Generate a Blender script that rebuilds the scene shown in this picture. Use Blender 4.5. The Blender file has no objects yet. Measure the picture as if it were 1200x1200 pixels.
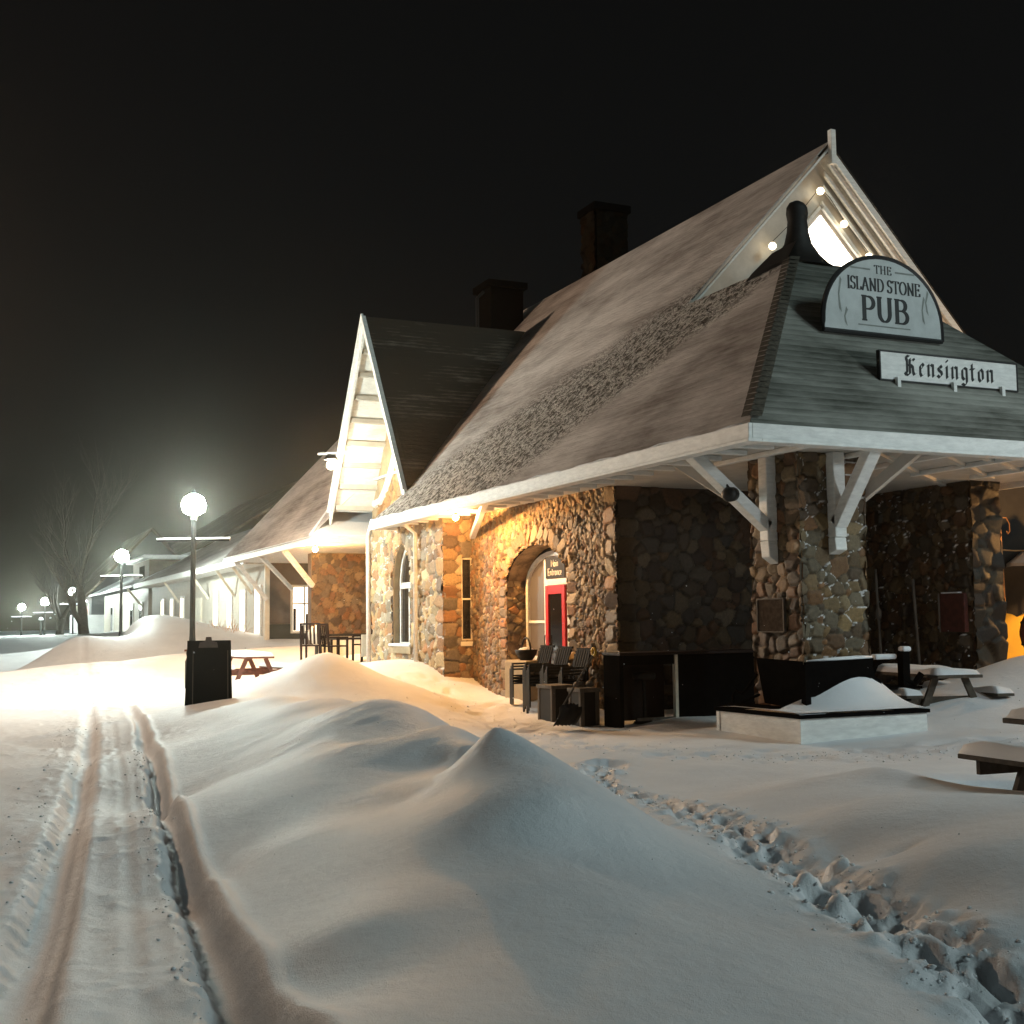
import bpy, math, random
import numpy as np
from mathutils import Vector
R = math.radians
rng = np.random.default_rng(7); random.seed(7)
scene = bpy.context.scene
COL = scene.collection

# ------------------------------------------------------------------ camera, world, sun
CAMH = 1.65
cam = bpy.data.cameras.new("camera"); camo = bpy.data.objects.new("camera", cam); COL.objects.link(camo)
az, pitch, roll = R(24.6), math.atan(131/1450.), 0.012
fw = Vector((math.sin(az)*math.cos(pitch), math.cos(az)*math.cos(pitch), math.sin(pitch)))
r0 = Vector((math.cos(az), -math.sin(az), 0)); u0 = r0.cross(fw)
rr = r0*math.cos(roll) - u0*math.sin(roll); uu = u0*math.cos(roll) + r0*math.sin(roll)
from mathutils import Matrix
camo.matrix_world = Matrix(((rr.x, uu.x, -fw.x, 0), (rr.y, uu.y, -fw.y, 0), (rr.z, uu.z, -fw.z, CAMH), (0, 0, 0, 1)))
cam.sensor_width = 36; cam.lens = 36*1450/1200.; cam.clip_start = .05; cam.clip_end = 2000
scene.camera = camo

world = bpy.data.worlds.new("World"); scene.world = world; world.use_nodes = True
wn = world.node_tree.nodes; wl = world.node_tree.links
wn.clear()
wo = wn.new("ShaderNodeOutputWorld"); bg = wn.new("ShaderNodeBackground"); sky = wn.new("ShaderNodeTexSky")
sky.sky_type = 'NISHITA'; sky.sun_disc = False; sky.sun_elevation = R(32); sky.sun_rotation = R(140)
mixc = wn.new("ShaderNodeMix"); mixc.data_type = 'RGBA'; mixc.inputs[0].default_value = .92
mixc.inputs[7].default_value = (.40, .37, .27, 1)      # low cloud lit from the town below
wl.new(sky.outputs[0], mixc.inputs[6]); wl.new(mixc.outputs[2], bg.inputs[0]); bg.inputs[1].default_value = .006
wl.new(bg.outputs[0], wo.inputs[0])

sun = bpy.data.lights.new("sky_glow", 'SUN'); sun.energy = .66; sun.angle = R(14); sun.color = (.72, .94, .95)
suno = bpy.data.objects.new("sky_glow", sun); COL.objects.link(suno)
# light travels from behind the camera, slightly from its right
suno.rotation_euler = Vector((-.52, .62, -.50)).to_track_quat('-Z', 'Y').to_euler()

vs = scene.view_settings; vs.view_transform = 'Standard'; vs.look = 'None'; vs.exposure = .42; vs.gamma = 1
scene.cycles.use_denoising = True
scene.cycles.max_bounces = 6; scene.cycles.diffuse_bounces = 3; scene.cycles.glossy_bounces = 3
scene.cycles.volume_bounces = 0; scene.cycles.transparent_max_bounces = 8
scene.cycles.sample_clamp_indirect = 4.0

# ------------------------------------------------------------------ materials
MATS = {}
def nodes(name):
    m = bpy.data.materials.new(name); m.use_nodes = True
    nt = m.node_tree; b = nt.nodes["Principled BSDF"]; MATS[name] = m
    return m, nt, b
def N(nt, t, **kw):
    n = nt.nodes.new(t)
    for k, v in kw.items(): setattr(n, k, v)
    return n
def ramp(nt, a, b, ca=(0,0,0,1), cb=(1,1,1,1)):
    r = N(nt, "ShaderNodeValToRGB"); e = r.color_ramp.elements
    e[0].position = a; e[1].position = b; e[0].color = ca; e[1].color = cb
    return r
def noise(nt, scale, detail=3, rough=.55, coord=None, dist=0):
    n = N(nt, "ShaderNodeTexNoise"); n.inputs['Scale'].default_value = scale; n.inputs['Detail'].default_value = detail
    n.inputs['Roughness'].default_value = rough; n.inputs['Distortion'].default_value = dist
    if coord is not None: nt.links.new(coord, n.inputs['Vector'])
    return n
def bump(nt, b, src, dist, strength=1, prev=None):
    bp = N(nt, "ShaderNodeBump"); bp.inputs['Distance'].default_value = dist; bp.inputs['Strength'].default_value = strength
    nt.links.new(src, bp.inputs['Height'])
    if prev is not None: nt.links.new(prev, bp.inputs['Normal'])
    nt.links.new(bp.outputs[0], b.inputs['Normal']); return bp.outputs[0]
def pos(nt, sc=None):
    g = N(nt, "ShaderNodeNewGeometry")
    if sc is None: return g.outputs['Position']
    m = N(nt, "ShaderNodeMapping"); m.inputs['Scale'].default_value = sc
    nt.links.new(g.outputs['Position'], m.inputs[0]); return m.outputs[0]
def simple(name, col, rough=.6, var=.12, nscale=6, bumpd=0, bscale=30, metal=0, spec=.4, stretch=None):
    m, nt, b = nodes(name)
    p = pos(nt, stretch)
    n = noise(nt, nscale, 4, .6, p)
    c1 = tuple(max(0, c*(1-var)) for c in col)+(1,); c2 = tuple(min(1, c*(1+var)) for c in col)+(1,)
    r = ramp(nt, .35, .65, c1, c2); nt.links.new(n.outputs[0], r.inputs[0]); nt.links.new(r.outputs[0], b.inputs['Base Color'])
    b.inputs['Roughness'].default_value = rough; b.inputs['Metallic'].default_value = metal
    b.inputs['Specular IOR Level'].default_value = spec
    if bumpd:
        n2 = noise(nt, bscale, 3, .6, p); bump(nt, b, n2.outputs[0], bumpd)
    return m
def emit(name, col, strength):
    m, nt, b = nodes(name); b.inputs['Base Color'].default_value = (.05, .05, .05, 1)
    b.inputs['Emission Color'].default_value = col+(1,); b.inputs['Emission Strength'].default_value = strength
    return m

def make_snow(name, bd=.012):
    m, nt, b = nodes(name); p = pos(nt)
    n0 = noise(nt, 1.6, 4, .6, p); r = ramp(nt, .3, .7, (.74,.755,.78,1), (.83,.84,.855,1))
    nt.links.new(n0.outputs[0], r.inputs[0]); nt.links.new(r.outputs[0], b.inputs['Base Color'])
    b.inputs['Roughness'].default_value = .55; b.inputs['Specular IOR Level'].default_value = .25
    n1 = noise(nt, 7, 7, .68, p); q = bump(nt, b, n1.outputs[0], bd*1.3)
    n2 = noise(nt, 160, 2, .6, p); bump(nt, b, n2.outputs[0], .0035, 1, q)
    return m
make_snow('snow'); make_snow('snow_soft', .006)
simple('white_paint', (.74,.74,.71), .5, .10, 5, .002, 40, stretch=(1,1,4))
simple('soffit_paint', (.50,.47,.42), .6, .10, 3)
simple('black_paint', (.005,.005,.005), .9, .2, 8, .002, 50, spec=.0)
simple('dark_wood', (.022,.012,.009), .5, .3, 5, .003, 25, spec=.2, stretch=(1,1,.2))
simple('weathered_wood', (.12,.10,.08), .8, .35, 9, .004, 40, stretch=(1,1,.25))
simple('bench_wood', (.07,.055,.04), .8, .3, 9, .004, 40)
simple('red_brown_wood', (.16,.06,.04), .7, .3, 9, .004, 40)
simple('dark_metal', (.009,.010,.010), .5, .2, 10)
simple('tan_plaster', (.36,.29,.19), .85, .18, 2.5, .004, 20)
simple('grey_siding', (.15,.115,.09), .8, .15, 2.5)
simple('dark_wainscot', (.06,.065,.055), .8, .15, 2.5)
simple('red_paint', (.48,.02,.02), .35, .10, 4)
simple('bark', (.085,.07,.055), .9, .3, 12, .01, 20)
simple('bark_dark', (.05,.045,.04), .9, .3, 12, .01, 20)
simple('bronze_plaque', (.06,.045,.034), .8, .3, 14, .003, 60, spec=.0)
simple('sign_face', (.50,.53,.52), .5, .10, 3)
simple('sign_black', (.012,.012,.012), .5, .1, 3)
simple('yellow_plastic', (.65,.38,.03), .45, .1, 8)
simple('grey_building', (.16,.17,.18), .8, .15, 1)
simple('trailer_paint', (.6,.6,.6), .5, .1, 1)
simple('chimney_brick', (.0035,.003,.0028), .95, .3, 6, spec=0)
simple('panel_yellow', (.72,.42,.03), .5, .06, 3)
simple('orange_wood', (.42,.19,.06), .6, .15, 6, stretch=(1,1,.3))
simple('charcoal', (.016,.015,.014), .6, .2, 6, spec=.2)
simple('brown_cloth', (.08,.022,.018), .8, .3, 9, .003, 40)
simple('cream_trim', (.72,.66,.54), .55, .08, 4)
simple('grill_white', (.6,.58,.52), .5, .1, 4)
m, nt, b = nodes('dark_glass'); b.inputs['Base Color'].default_value = (.012,.013,.016,1); b.inputs['Roughness'].default_value = .06
b.inputs['Specular IOR Level'].default_value = .8
nt.links.new(ramp(nt, .4, .7, (.008,.008,.010,1), (.03,.025,.02,1)).outputs[0], b.inputs['Base Color'])
# clapboard siding: real lap lines as bump
def siding(name, col, pitchz=.14):
    m, nt, b = nodes(name); g = pos(nt); sx = N(nt, "ShaderNodeSeparateXYZ"); nt.links.new(g, sx.inputs[0])
    d = N(nt, "ShaderNodeMath", operation='DIVIDE'); d.inputs[1].default_value = pitchz; nt.links.new(sx.outputs[2], d.inputs[0])
    f = N(nt, "ShaderNodeMath", operation='FRACT'); nt.links.new(d.outputs[0], f.inputs[0])
    bump(nt, b, f.outputs[0], .03)
    n = noise(nt, 3, 3, .6, g); r = ramp(nt, .3, .7, tuple(c*.88 for c in col)+(1,), col+(1,))
    nt.links.new(n.outputs[0], r.inputs[0]); nt.links.new(r.outputs[0], b.inputs['Base Color']); b.inputs['Roughness'].default_value = .6
siding('cream_siding', (.62,.56,.47), .16); siding('grey_clapboard', (.055,.06,.065), .2)
# stones: colour per stone is stored on the mesh
m, nt, b = nodes('fieldstone'); at = N(nt, "ShaderNodeAttribute", attribute_name="stone")
n1 = noise(nt, 22, 5, .65, pos(nt)); mx = N(nt, "ShaderNodeMix", data_type='RGBA', blend_type='MULTIPLY'); mx.inputs[0].default_value = .75
r = ramp(nt, .3, .7, (.55,.55,.55,1), (1.15,1.12,1.1,1)); nt.links.new(n1.outputs[0], r.inputs[0])
nt.links.new(at.outputs[0], mx.inputs[6]); nt.links.new(r.outputs[0], mx.inputs[7]); nt.links.new(mx.outputs[2], b.inputs['Base Color'])
b.inputs['Roughness'].default_value = .62; b.inputs['Specular IOR Level'].default_value = .3
n2 = noise(nt, 60, 4, .6, pos(nt)); bump(nt, b, n2.outputs[0], .006)
# roof: shingle courses partly covered by wind-blown snow
def roofmat(name, bare, dusty, lo, hi, band=None, axis='X', course=-.16):
    m, nt, b = nodes(name); L = nt.links.new
    g = pos(nt); sx = N(nt, "ShaderNodeSeparateXYZ"); L(g, sx.inputs[0])
    stretch = (1, .28, 1) if axis == 'X' else (.28, 1, 1)
    big = noise(nt, 1.1, 5, .6, pos(nt, stretch), .4)
    fine = noise(nt, 7.0, 4, .7, pos(nt, stretch))
    ad = N(nt, "ShaderNodeMath", operation='MULTIPLY_ADD'); ad.inputs[1].default_value = .45
    low = noise(nt, .33, 3, .5, g, .8); lw = N(nt, "ShaderNodeMath", operation='MULTIPLY_ADD'); lw.inputs[1].default_value = .5; L(low.outputs[0], lw.inputs[0])
    of = N(nt, "ShaderNodeMath", operation='ADD'); of.inputs[1].default_value = -.25; L(big.outputs[0], of.inputs[0]); L(of.outputs[0], lw.inputs[2])
    L(fine.outputs[0], ad.inputs[0]); L(lw.outputs[0], ad.inputs[2])
    # courses
    d = N(nt, "ShaderNodeMath", operation='DIVIDE'); d.inputs[1].default_value = .105; L(sx.outputs[2], d.inputs[0])
    f = N(nt, "ShaderNodeMath", operation='FRACT'); L(d.outputs[0], f.inputs[0])
    jit = noise(nt, 9, 2, .5, g)
    cb = N(nt, "ShaderNodeMath", operation='MULTIPLY_ADD'); L(f.outputs[0], cb.inputs[0]); cb.inputs[1].default_value = course; L(ad.outputs[0], cb.inputs[2])
    rp = ramp(nt, lo, hi, bare+(1,), dusty+(1,)); L(cb.outputs[0], rp.inputs[0])
    col = rp.outputs[0]
    q = bump(nt, b, f.outputs[0], .010, .8); q = bump(nt, b, fine.outputs[0], .02, 1, q)
    if band:
        (ya, xa, yb, xb), (yc, xc, yd, xd) = band
        def side(y1, x1, y2, x2):      # signed distance in the roof plane, wobbled
            nx_, ny_ = (y2-y1), -(x2-x1); ln = math.hypot(nx_, ny_); nx_ /= ln; ny_ /= ln
            dot = N(nt, "ShaderNodeVectorMath", operation='DOT_PRODUCT'); dot.inputs[1].default_value = (nx_, ny_, 0); L(g, dot.inputs[0])
            off = -(nx_*x1 + ny_*y1)
            wob = N(nt, "ShaderNodeMath", operation='MULTIPLY_ADD'); wob.inputs[1].default_value = .9; L(big.outputs[0], wob.inputs[0]); L(dot.outputs['Value'], wob.inputs[2])
            a = N(nt, "ShaderNodeMath", operation='ADD'); a.inputs[1].default_value = off-.45; L(wob.outputs[0], a.inputs[0]); return a.outputs[0]
        s1 = side(ya, xa, yb, xb); s2 = side(yc, xc, yd, xd)
        def step(s, w, inv=False):
            mr = N(nt, "ShaderNodeMapRange"); mr.inputs[1].default_value = -w; mr.inputs[2].default_value = w
            mr.inputs[3].default_value = 1 if inv else 0; mr.inputs[4].default_value = 0 if inv else 1
            mr.interpolation_type = 'SMOOTHSTEP'; L(s, mr.inputs[0]); return mr.outputs[0]
        mk = N(nt, "ShaderNodeMath", operation='MULTIPLY'); L(step(s1, .35), mk.inputs[0]); L(step(s2, .5, True), mk.inputs[1])
        cl = noise(nt, 8.5, 3, .75, g, .6); cr = ramp(nt, .455, .52, (.10,.085,.07,1), (.56,.53,.49,1)); L(cl.outputs[0], cr.inputs[0])
        mx = N(nt, "ShaderNodeMix", data_type='RGBA'); L(mk.outputs[0], mx.inputs[0]); L(col, mx.inputs[6]); L(cr.outputs[0], mx.inputs[7]); col = mx.outputs[2]
        bm = N(nt, "ShaderNodeMath", operation='MULTIPLY'); L(cl.outputs[0], bm.inputs[0]); L(mk.outputs[0], bm.inputs[1])
        q = bump(nt, b, bm.outputs[0], .14, 1, q)
    L(col, b.inputs['Base Color']); b.inputs['Roughness'].default_value = .75; b.inputs['Specular IOR Level'].default_value = .2
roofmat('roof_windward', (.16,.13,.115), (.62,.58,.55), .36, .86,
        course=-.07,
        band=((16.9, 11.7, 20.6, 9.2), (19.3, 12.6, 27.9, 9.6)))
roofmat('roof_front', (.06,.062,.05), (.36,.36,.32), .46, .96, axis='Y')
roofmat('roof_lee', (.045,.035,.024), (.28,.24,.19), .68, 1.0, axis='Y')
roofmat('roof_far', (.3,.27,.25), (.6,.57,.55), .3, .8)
simple('hip_shingle', (.09,.075,.055), .8, .35, 14, .01, 30)
emit('lamp_glow_cool', (.86,1.0,.93), 520)
emit('bulb_warm', (1.0,.50,.16), 4600)
emit('bulb_flood', (1.0,.78,.52), 560)
emit('string_bulb', (1.0,.80,.50), 6)
emit('window_lit', (1.0,.88,.72), 5.5)
emit('window_lit_soft', (1.0,.84,.64), 2.2)
emit('reflection_glow', (.50,.24,.10), .22)  # faint glow stands in for the warm reflection on the entrance panes
emit('sodium_glow', (1.0,.50,.16), 1100)
emit('door_light', (1.0,.95,.85), 10)

# ------------------------------------------------------------------ mesh helpers
class MB:
    def __init__(s): s.v = []; s.f = []
    def add(s, vs_, fs):
        o = len(s.v); s.v += [tuple(v) for v in vs_]; s.f += [tuple(i+o for i in f) for f in fs]; return s
    def box(s, a, b):
        x0,y0,z0 = a; x1,y1,z1 = b
        return s.add([(x0,y0,z0),(x1,y0,z0),(x1,y1,z0),(x0,y1,z0),(x0,y0,z1),(x1,y0,z1),(x1,y1,z1),(x0,y1,z1)],
                     [(0,3,2,1),(4,5,6,7),(0,1,5,4),(1,2,6,5),(2,3,7,6),(3,0,4,7)])
    def bar(s, p, q, w, h, up=(0,0,1)):
        p = Vector(p); q = Vector(q); d = (q-p).normalized(); u = Vector(up)
        if abs(d.dot(u)) > .98: u = Vector((1,0,0))
        a = d.cross(u).normalized(); c = a.cross(d)
        V = []
        for e in (p, q):
            for sa, sc in ((-1,-1),(1,-1),(1,1),(-1,1)): V.append(e+a*(sa*w/2)+c*(sc*h/2))
        return s.add(V, [(0,3,2,1),(4,5,6,7),(0,1,5,4),(1,2,6,5),(2,3,7,6),(3,0,4,7)])
    def tube(s, pts, rad, n=8, cap=True):
        pts = [Vector(p) for p in pts]; rads = rad if isinstance(rad, (list, tuple)) else [rad]*len(pts)
        o = len(s.v); prev = None
        for i, p in enumerate(pts):
            d = ((pts[min(i+1, len(pts)-1)]-pts[max(i-1, 0)])).normalized()
            if prev is None:
                u = Vector((0,0,1)) if abs(d.z) < .9 else Vector((1,0,0)); a = d.cross(u).normalized()
            else: a = (prev - d*prev.dot(d)).normalized()
            prev = a; c = a.cross(d)
            for k in range(n):
                t = 2*math.pi*k/n; s.v.append(tuple(p + a*(math.cos(t)*rads[i]) + c*(math.sin(t)*rads[i])))
        for i in range(len(pts)-1):
            for k in range(n):
                k2 = (k+1) % n; s.f.append((o+i*n+k, o+i*n+k2, o+(i+1)*n+k2, o+(i+1)*n+k))
        if cap: s.f.append(tuple(o+k for k in range(n))[::-1]); s.f.append(tuple(o+(len(pts)-1)*n+k for k in range(n)))
        return s
    def lathe(s, prof, c=(0,0,0), n=20):
        o = len(s.v); cx, cy, cz = c
        for r_, z in prof:
            for k in range(n):
                t = 2*math.pi*k/n; s.v.append((cx+r_*math.cos(t), cy+r_*math.sin(t), cz+z))
        for i in range(len(prof)-1):
            for k in range(n):
                k2 = (k+1) % n; s.f.append((o+i*n+k, o+i*n+k2, o+(i+1)*n+k2, o+(i+1)*n+k))
        s.f.append(tuple(o+k for k in range(n))[::-1]); s.f.append(tuple(o+(len(prof)-1)*n+k for k in range(n)))
        return s
    def prism(s, poly, ax, a, b):
        """extrude a polygon given in the two other axes along axis ax from a to b"""
        def P(u, v, w): return (w,u,v) if ax == 0 else ((u,w,v) if ax == 1 else (u,v,w))
        n = len(poly); V = [P(u,v,a) for u,v in poly]+[P(u,v,b) for u,v in poly]
        F = [tuple(range(n)), tuple(range(2*n-1, n-1, -1))]+[(i, i+n, (i+1) % n+n, (i+1) % n) for i in range(n)]
        return s.add(V, F)
    def slab(s, quad, t):
        """polygon with thickness t straight down"""
        n = len(quad); V = [tuple(q) for q in quad]+[(q[0],q[1],q[2]-t) for q in quad]
        return s.add(V, [tuple(range(n)), tuple(range(2*n-1, n-1, -1))]+[(i, i+n, (i+1) % n+n, (i+1) % n) for i in range(n)])
def _fix(me):
    import bmesh
    bm = bmesh.new(); bm.from_mesh(me); bmesh.ops.recalc_face_normals(bm, faces=bm.faces); bm.to_mesh(me); bm.free()
def wloc(o):
    v = Vector((0,0,0))
    while o is not None: v += o.location; o = o.parent
    return v
def obj(name, mb, mat, parent=None, label=None, smooth=False, loc=None, bevel=0, stuff=False, local=False):
    me = bpy.data.meshes.new(name)
    off = Vector((0,0,0)) if local else (wloc(parent) if parent else Vector(loc or (0,0,0)))
    me.from_pydata([(v[0]-off.x, v[1]-off.y, v[2]-off.z) for v in mb.v], [], mb.f); me.update(); _fix(me)
    o = bpy.data.objects.new(name, me); COL.objects.link(o)
    if parent: o.parent = parent
    elif loc: o.location = loc
    me.materials.append(MATS[mat])
    if smooth: me.polygons.foreach_set('use_smooth', [True]*len(me.polygons))
    if bevel:
        md = o.modifiers.new('bevel', 'BEVEL'); md.width = bevel; md.segments = 2; md.limit_method = 'ANGLE'
    if label: o['label'] = label
    if stuff: o['kind'] = 'stuff'
    return o
def pieces(name, mb, mat, parent, **kw):
    """every loose piece of a builder becomes an object of its own"""
    n = len(mb.v); p = list(range(n))
    def fd(i):
        while p[i] != i: p[i] = p[p[i]]; i = p[i]
        return i
    for f in mb.f:
        for q in f[1:]: p[fd(q)] = fd(f[0])
    grp = {}
    for f in mb.f: grp.setdefault(fd(f[0]), []).append(f)
    out = []
    for fs in grp.values():
        ids = sorted({i for f in fs for i in f}); mp_ = {i: k for k, i in enumerate(ids)}; m2_ = MB(); m2_.v = [mb.v[i] for i in ids]; m2_.f = [tuple(mp_[i] for i in f) for f in fs]
        out.append(obj(name, m2_, mat, parent, **kw))
    return out
def thing(name, label, cat, loc=(0,0,0), rz=0, group=None):
    o = bpy.data.objects.new(name, None); COL.objects.link(o); o.location = loc; o.rotation_euler = (0,0,rz)
    o.empty_display_size = .2
    o['label'] = label; o['category'] = cat
    if group: o['group'] = group
    return o
def tag(o, label, cat, group=None):
    o['label'] = label; o['category'] = cat
    if group: o['group'] = group
    return o
def dup(root, loc, rz=None, label=None):
    def cp(o, par):
        c = o.copy(); COL.objects.link(c); c.parent = par
        for ch in [x for x in COL.objects if x.parent is o]: cp(ch, c)
        return c
    r_ = cp(root, None); r_.location = loc
    if rz is not None: r_.rotation_euler = (0,0,rz)
    if label: r_['label'] = label
    return r_

# ------------------------------------------------------------------ value noise (numpy)
_tab = rng.random((256, 256))
def vnoise(x, y):
    xi = np.floor(x).astype(int); yi = np.floor(y).astype(int); fx = x-xi; fy = y-yi
    fx = fx*fx*(3-2*fx); fy = fy*fy*(3-2*fy)
    g = lambda a, b: _tab[a & 255, b & 255]
    return (g(xi,yi)*(1-fx)+g(xi+1,yi)*fx)*(1-fy) + (g(xi,yi+1)*(1-fx)+g(xi+1,yi+1)*fx)*fy - .5
def fbm(x, y, o=4, g=.5):
    a = 1; s = 0; t = 0
    for k in range(o): s = s+a*vnoise(x*2**k+17.3*k, y*2**k+5.1*k); t += a; a *= g
    return s/t*2

# ------------------------------------------------------------------ snow ground
PTS = [(5.6,20.5,.30),(6.2,17,.15),(6.0,14,.1),(7.2,20,.2),(5.5,22,.42),(5.4,15.5,.35),(5.2,13,.38),(5.3,18,.32),(4.95,11.2,.35),(4.6,9.6,.30),(4.2,8.4,.34),(6.9,17.8,.12),(5.2,11.9,.3),(0.32, 5.75, 0.02), (0.75, 5.61, 0.0), (1.11, 5.42, 0.0), (0.79, 8.28, 0.0), (1.36, 7.98, 0.0), (1.2, 11.92, 0.02), (1.84, 11.72, 0.0), (0.76, 11.93, 0.05), (2.3, 17.59, 0.0), (1.55, 20.71, 0.03), (2.57, 24.4, 0.02), (0.81, 15.67, 0.05), (1.08, 27.69, 0.05), (3.35, 38.85, 0.08), (4.3, 31.56, 0.12), (2.08, 47.21, 0.1), (5.29, 47.73, 0.15), (4.45, 60.26, 0.2), (1.24, 4.92, 0.12), (1.44, 6.23, 0.12), (1.74, 8.58, 0.13), (2.07, 11.52, 0.16), (2.63, 16.81, 0.16), (1.47, 4.36, 0.26), (1.85, 4.09, 0.28), (2.28, 3.94, 0.26), (2.8, 3.9, 0.2), (3.16, 3.87, 0.16), (1.69, 5.62, 0.3), (2.11, 5.11, 0.33), (2.47, 4.6, 0.31), (2.92, 4.47, 0.26), (2.08, 7.87, 0.32), (2.23, 6.62, 0.4), (2.47, 5.87, 0.43), (2.68, 5.5, 0.42), (3.02, 5.44, 0.37), (3.13, 5.01, 0.30), (2.63, 11.46, 0.36), (2.65, 9.26, 0.45), (2.87, 8.51, 0.46), (3.05, 15.61, 0.34), (3.27, 13.06, 0.52), (3.23, 10.25, 0.66), (3.09, 21.62, 0.2), (3.71, 21.95, 0.3), (4.43, 23.08, 0.38), (4.64, 20.86, 0.48), (4.73, 17.89, 0.62), (4.59, 15.3, 0.75), (4.33, 12.83, 0.86), (4.27, 11.85, 0.86), (4.0, 10.24, 0.8), (3.8, 9.24, 0.74), (3.75, 10.42, 0.62), (3.62, 9.27, 0.52), (2.96, 7.89, 0.47), (3.39, 7.72, 0.8), (3.21, 7.81, 0.66), (2.9, 7.41, 0.56), (3.29, 6.98, 0.74), (3.19, 6.42, 0.66), (3.21, 6.06, 0.43), (2.88, 6.56, 0.64), (6.72, 13.75, 0.1), (7.57, 16.64, 0.05), (5.45, 10.28, 0.08), (4.89, 8.26, 0.1), (4.53, 6.81, 0.17), (4.09, 5.67, 0.18), (3.85, 4.8, 0.18), (3.6, 3.98, 0.1), (8.86, 20.95, 0.05), (9.82, 20.81, 0.02), (8.16, 15.12, 0.02), (7.46, 11.85, 0.04), (7.36, 10.15, 0.05), (5.73, 8.48, 0.07), (5.07, 6.56, 0.06), (4.48, 5.12, 0.06), (4.08, 4.0, 0.03), (5.65, 6.83, 0.3), (5.02, 5.37, 0.36), (5.22, 5.01, 0.4), (4.32, 4.64, 0.22), (4.46, 4.3, 0.2), (6.03, 7.89, 0.16), (6.5, 6.22, 0.42), (6.44, 6.86, 0.38), (6.29, 7.4, 0.33), (7.24, 9.58, 0.16), (7.68, 9.26, 0.26), (7.88, 8.8, 0.28), (7.57, 8.01, 0.24), (8.68, 8.7, 0.05), (9.84, 11.85, 0.05), (9.1, 12.52, 0.03), (10.68, 11.35, 0.05), (12.1, 12.84, 0.12), (12.31, 12.3, 0.15), (10.09, 17.8, 0.05), (10.31, 16.58, 0.16), (10.19, 15.46, 0.1), (8.86, 14.93, 0.0), (9.69, 19.16, 0.08), (10.16, 22.29, 0.25), (10.51, 24.36, 0.32), (9.88, 20.93, 0.12), (9.98, 24.52, 0.42), (8.2, 21.82, 0.45), (9.81, 23.2, 0.1), (8.48, 23.53, 0.25), (5.71, 23.49, 0.75), (6.77, 23.39, 1.15), (8.8, 26.66, 0.83), (8.93, 24.79, 0.62), (7.65, 24.28, 0.5), (6.92, 26.19, 0.45), (6.66, 29.05, 0.35), (7.26, 34.79, 0.35), (6.26, 41.99, 0.15), (7.35, 41.99, 0.4), (3, 38, 0.5), (6, 38, 0.85), (9, 38, 1.0), (11, 42, 1.05), (13, 36, 1.0), (12, 32, 0.9), (10, 50, 1.05), (9.3, 44, 1.1), (6.3, 48, 1.8), (4.5, 47, 1.3), (8, 50, 1.4), (6.5, 46, 1.5), (6.5, 53, 1.3), (3, 45, 0.45), (0, 50, 0.5), (-4, 50, 0.5), (-3, 35, 0.15), (10, 60, 1.1), (7, 65, 1.0), (3, 70, 0.9), (-2, 80, 0.9), (5, 90, 1.2), (0, 110, 0.95), (-8, 90, 0.8), (10, 120, 1.3), (-5, 130, 1.0), (2, 150, 1.1), (-15, 60, 0.5), (-12, 30, 0.2), (-10, 15, 0.15), (-8, 5, 0.1), (0, 0, 0), (4, -3, 0.1), (8, 0, 0.1), (12, 3, 0.15), (-3, -5, 0), (10.3, 16.2, 0.0), (10.0, 17.2, 0.02), (13, 17, 0.1), (15, 17.5, 0.3), (10.2, 20, 0.15), (10.5, 22, 0.3), (9.5, 24, 0.35), (12.8, 13.0, 0.15), (13.5, 14, 0.42), (14.3, 15.6, 0.5), (15.3, 14.9, 0.88), (16.3, 15.2, 1.05), (17.5, 15.5, 1.05), (12.9, 15.2, 0.3), (14.6, 13.2, 0.35), (16, 13, 0.6), (17, 14.5, 0.95), (18.2, 15.5, 0.95), (19, 13, 0.7), (16.4, 15.3, 0.75), (20, 18, 0.8), (25, 20, 0.6), (20, 10, 0.4), (12, 10.5, 0.12), (14, 11, 0.2), (16, 9, 0.2), (9.5, 7.5, 0.1), (10.5, 9.5, 0.08), (9, 9, 0.05), (8.6, 8.4, 0.05), (12, 7, 0.2), (20, 5, 0.2)]
_bd = [(-60,-20),(-60,40),(-60,150),(-30,300),(60,-20),(60,40),(90,150),(60,300),(0,400),(150,400),(0,-20),(30,-20),(40,0)]
A = np.array(PTS + [(x, y, .3+min(1.0, max(0, y)/100)) for x, y in _bd], float)
def _U(d2): return .5*d2*np.log(d2+1e-9)
def _tps(A, lam=.008):
    n = len(A); X = A[:, :2]; d2 = ((X[:,None]-X[None])**2).sum(-1); K = _U(d2)+np.eye(n)*lam*8
    P = np.c_[np.ones(n), X]; M = np.zeros((n+3, n+3)); M[:n,:n] = K; M[:n,n:] = P; M[n:,:n] = P.T
    w = np.linalg.solve(M, np.r_[A[:,2], np.zeros(3)]); return w
_w = _tps(A)
def base_h(x, y):
    x = np.asarray(x, float); y = np.asarray(y, float); sh = x.shape; x = x.ravel(); y = y.ravel(); out = np.empty(len(x))
    for i in range(0, len(x), 20000):
        xs = x[i:i+20000]; ys = y[i:i+20000]
        d2 = (xs[:,None]-A[None,:,0])**2+(ys[:,None]-A[None,:,1])**2
        out[i:i+20000] = _U(d2)@_w[:-3] + _w[-3]+_w[-2]*xs+_w[-1]*ys
    return np.clip(out, -.05, 2.2).reshape(sh)
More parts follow.
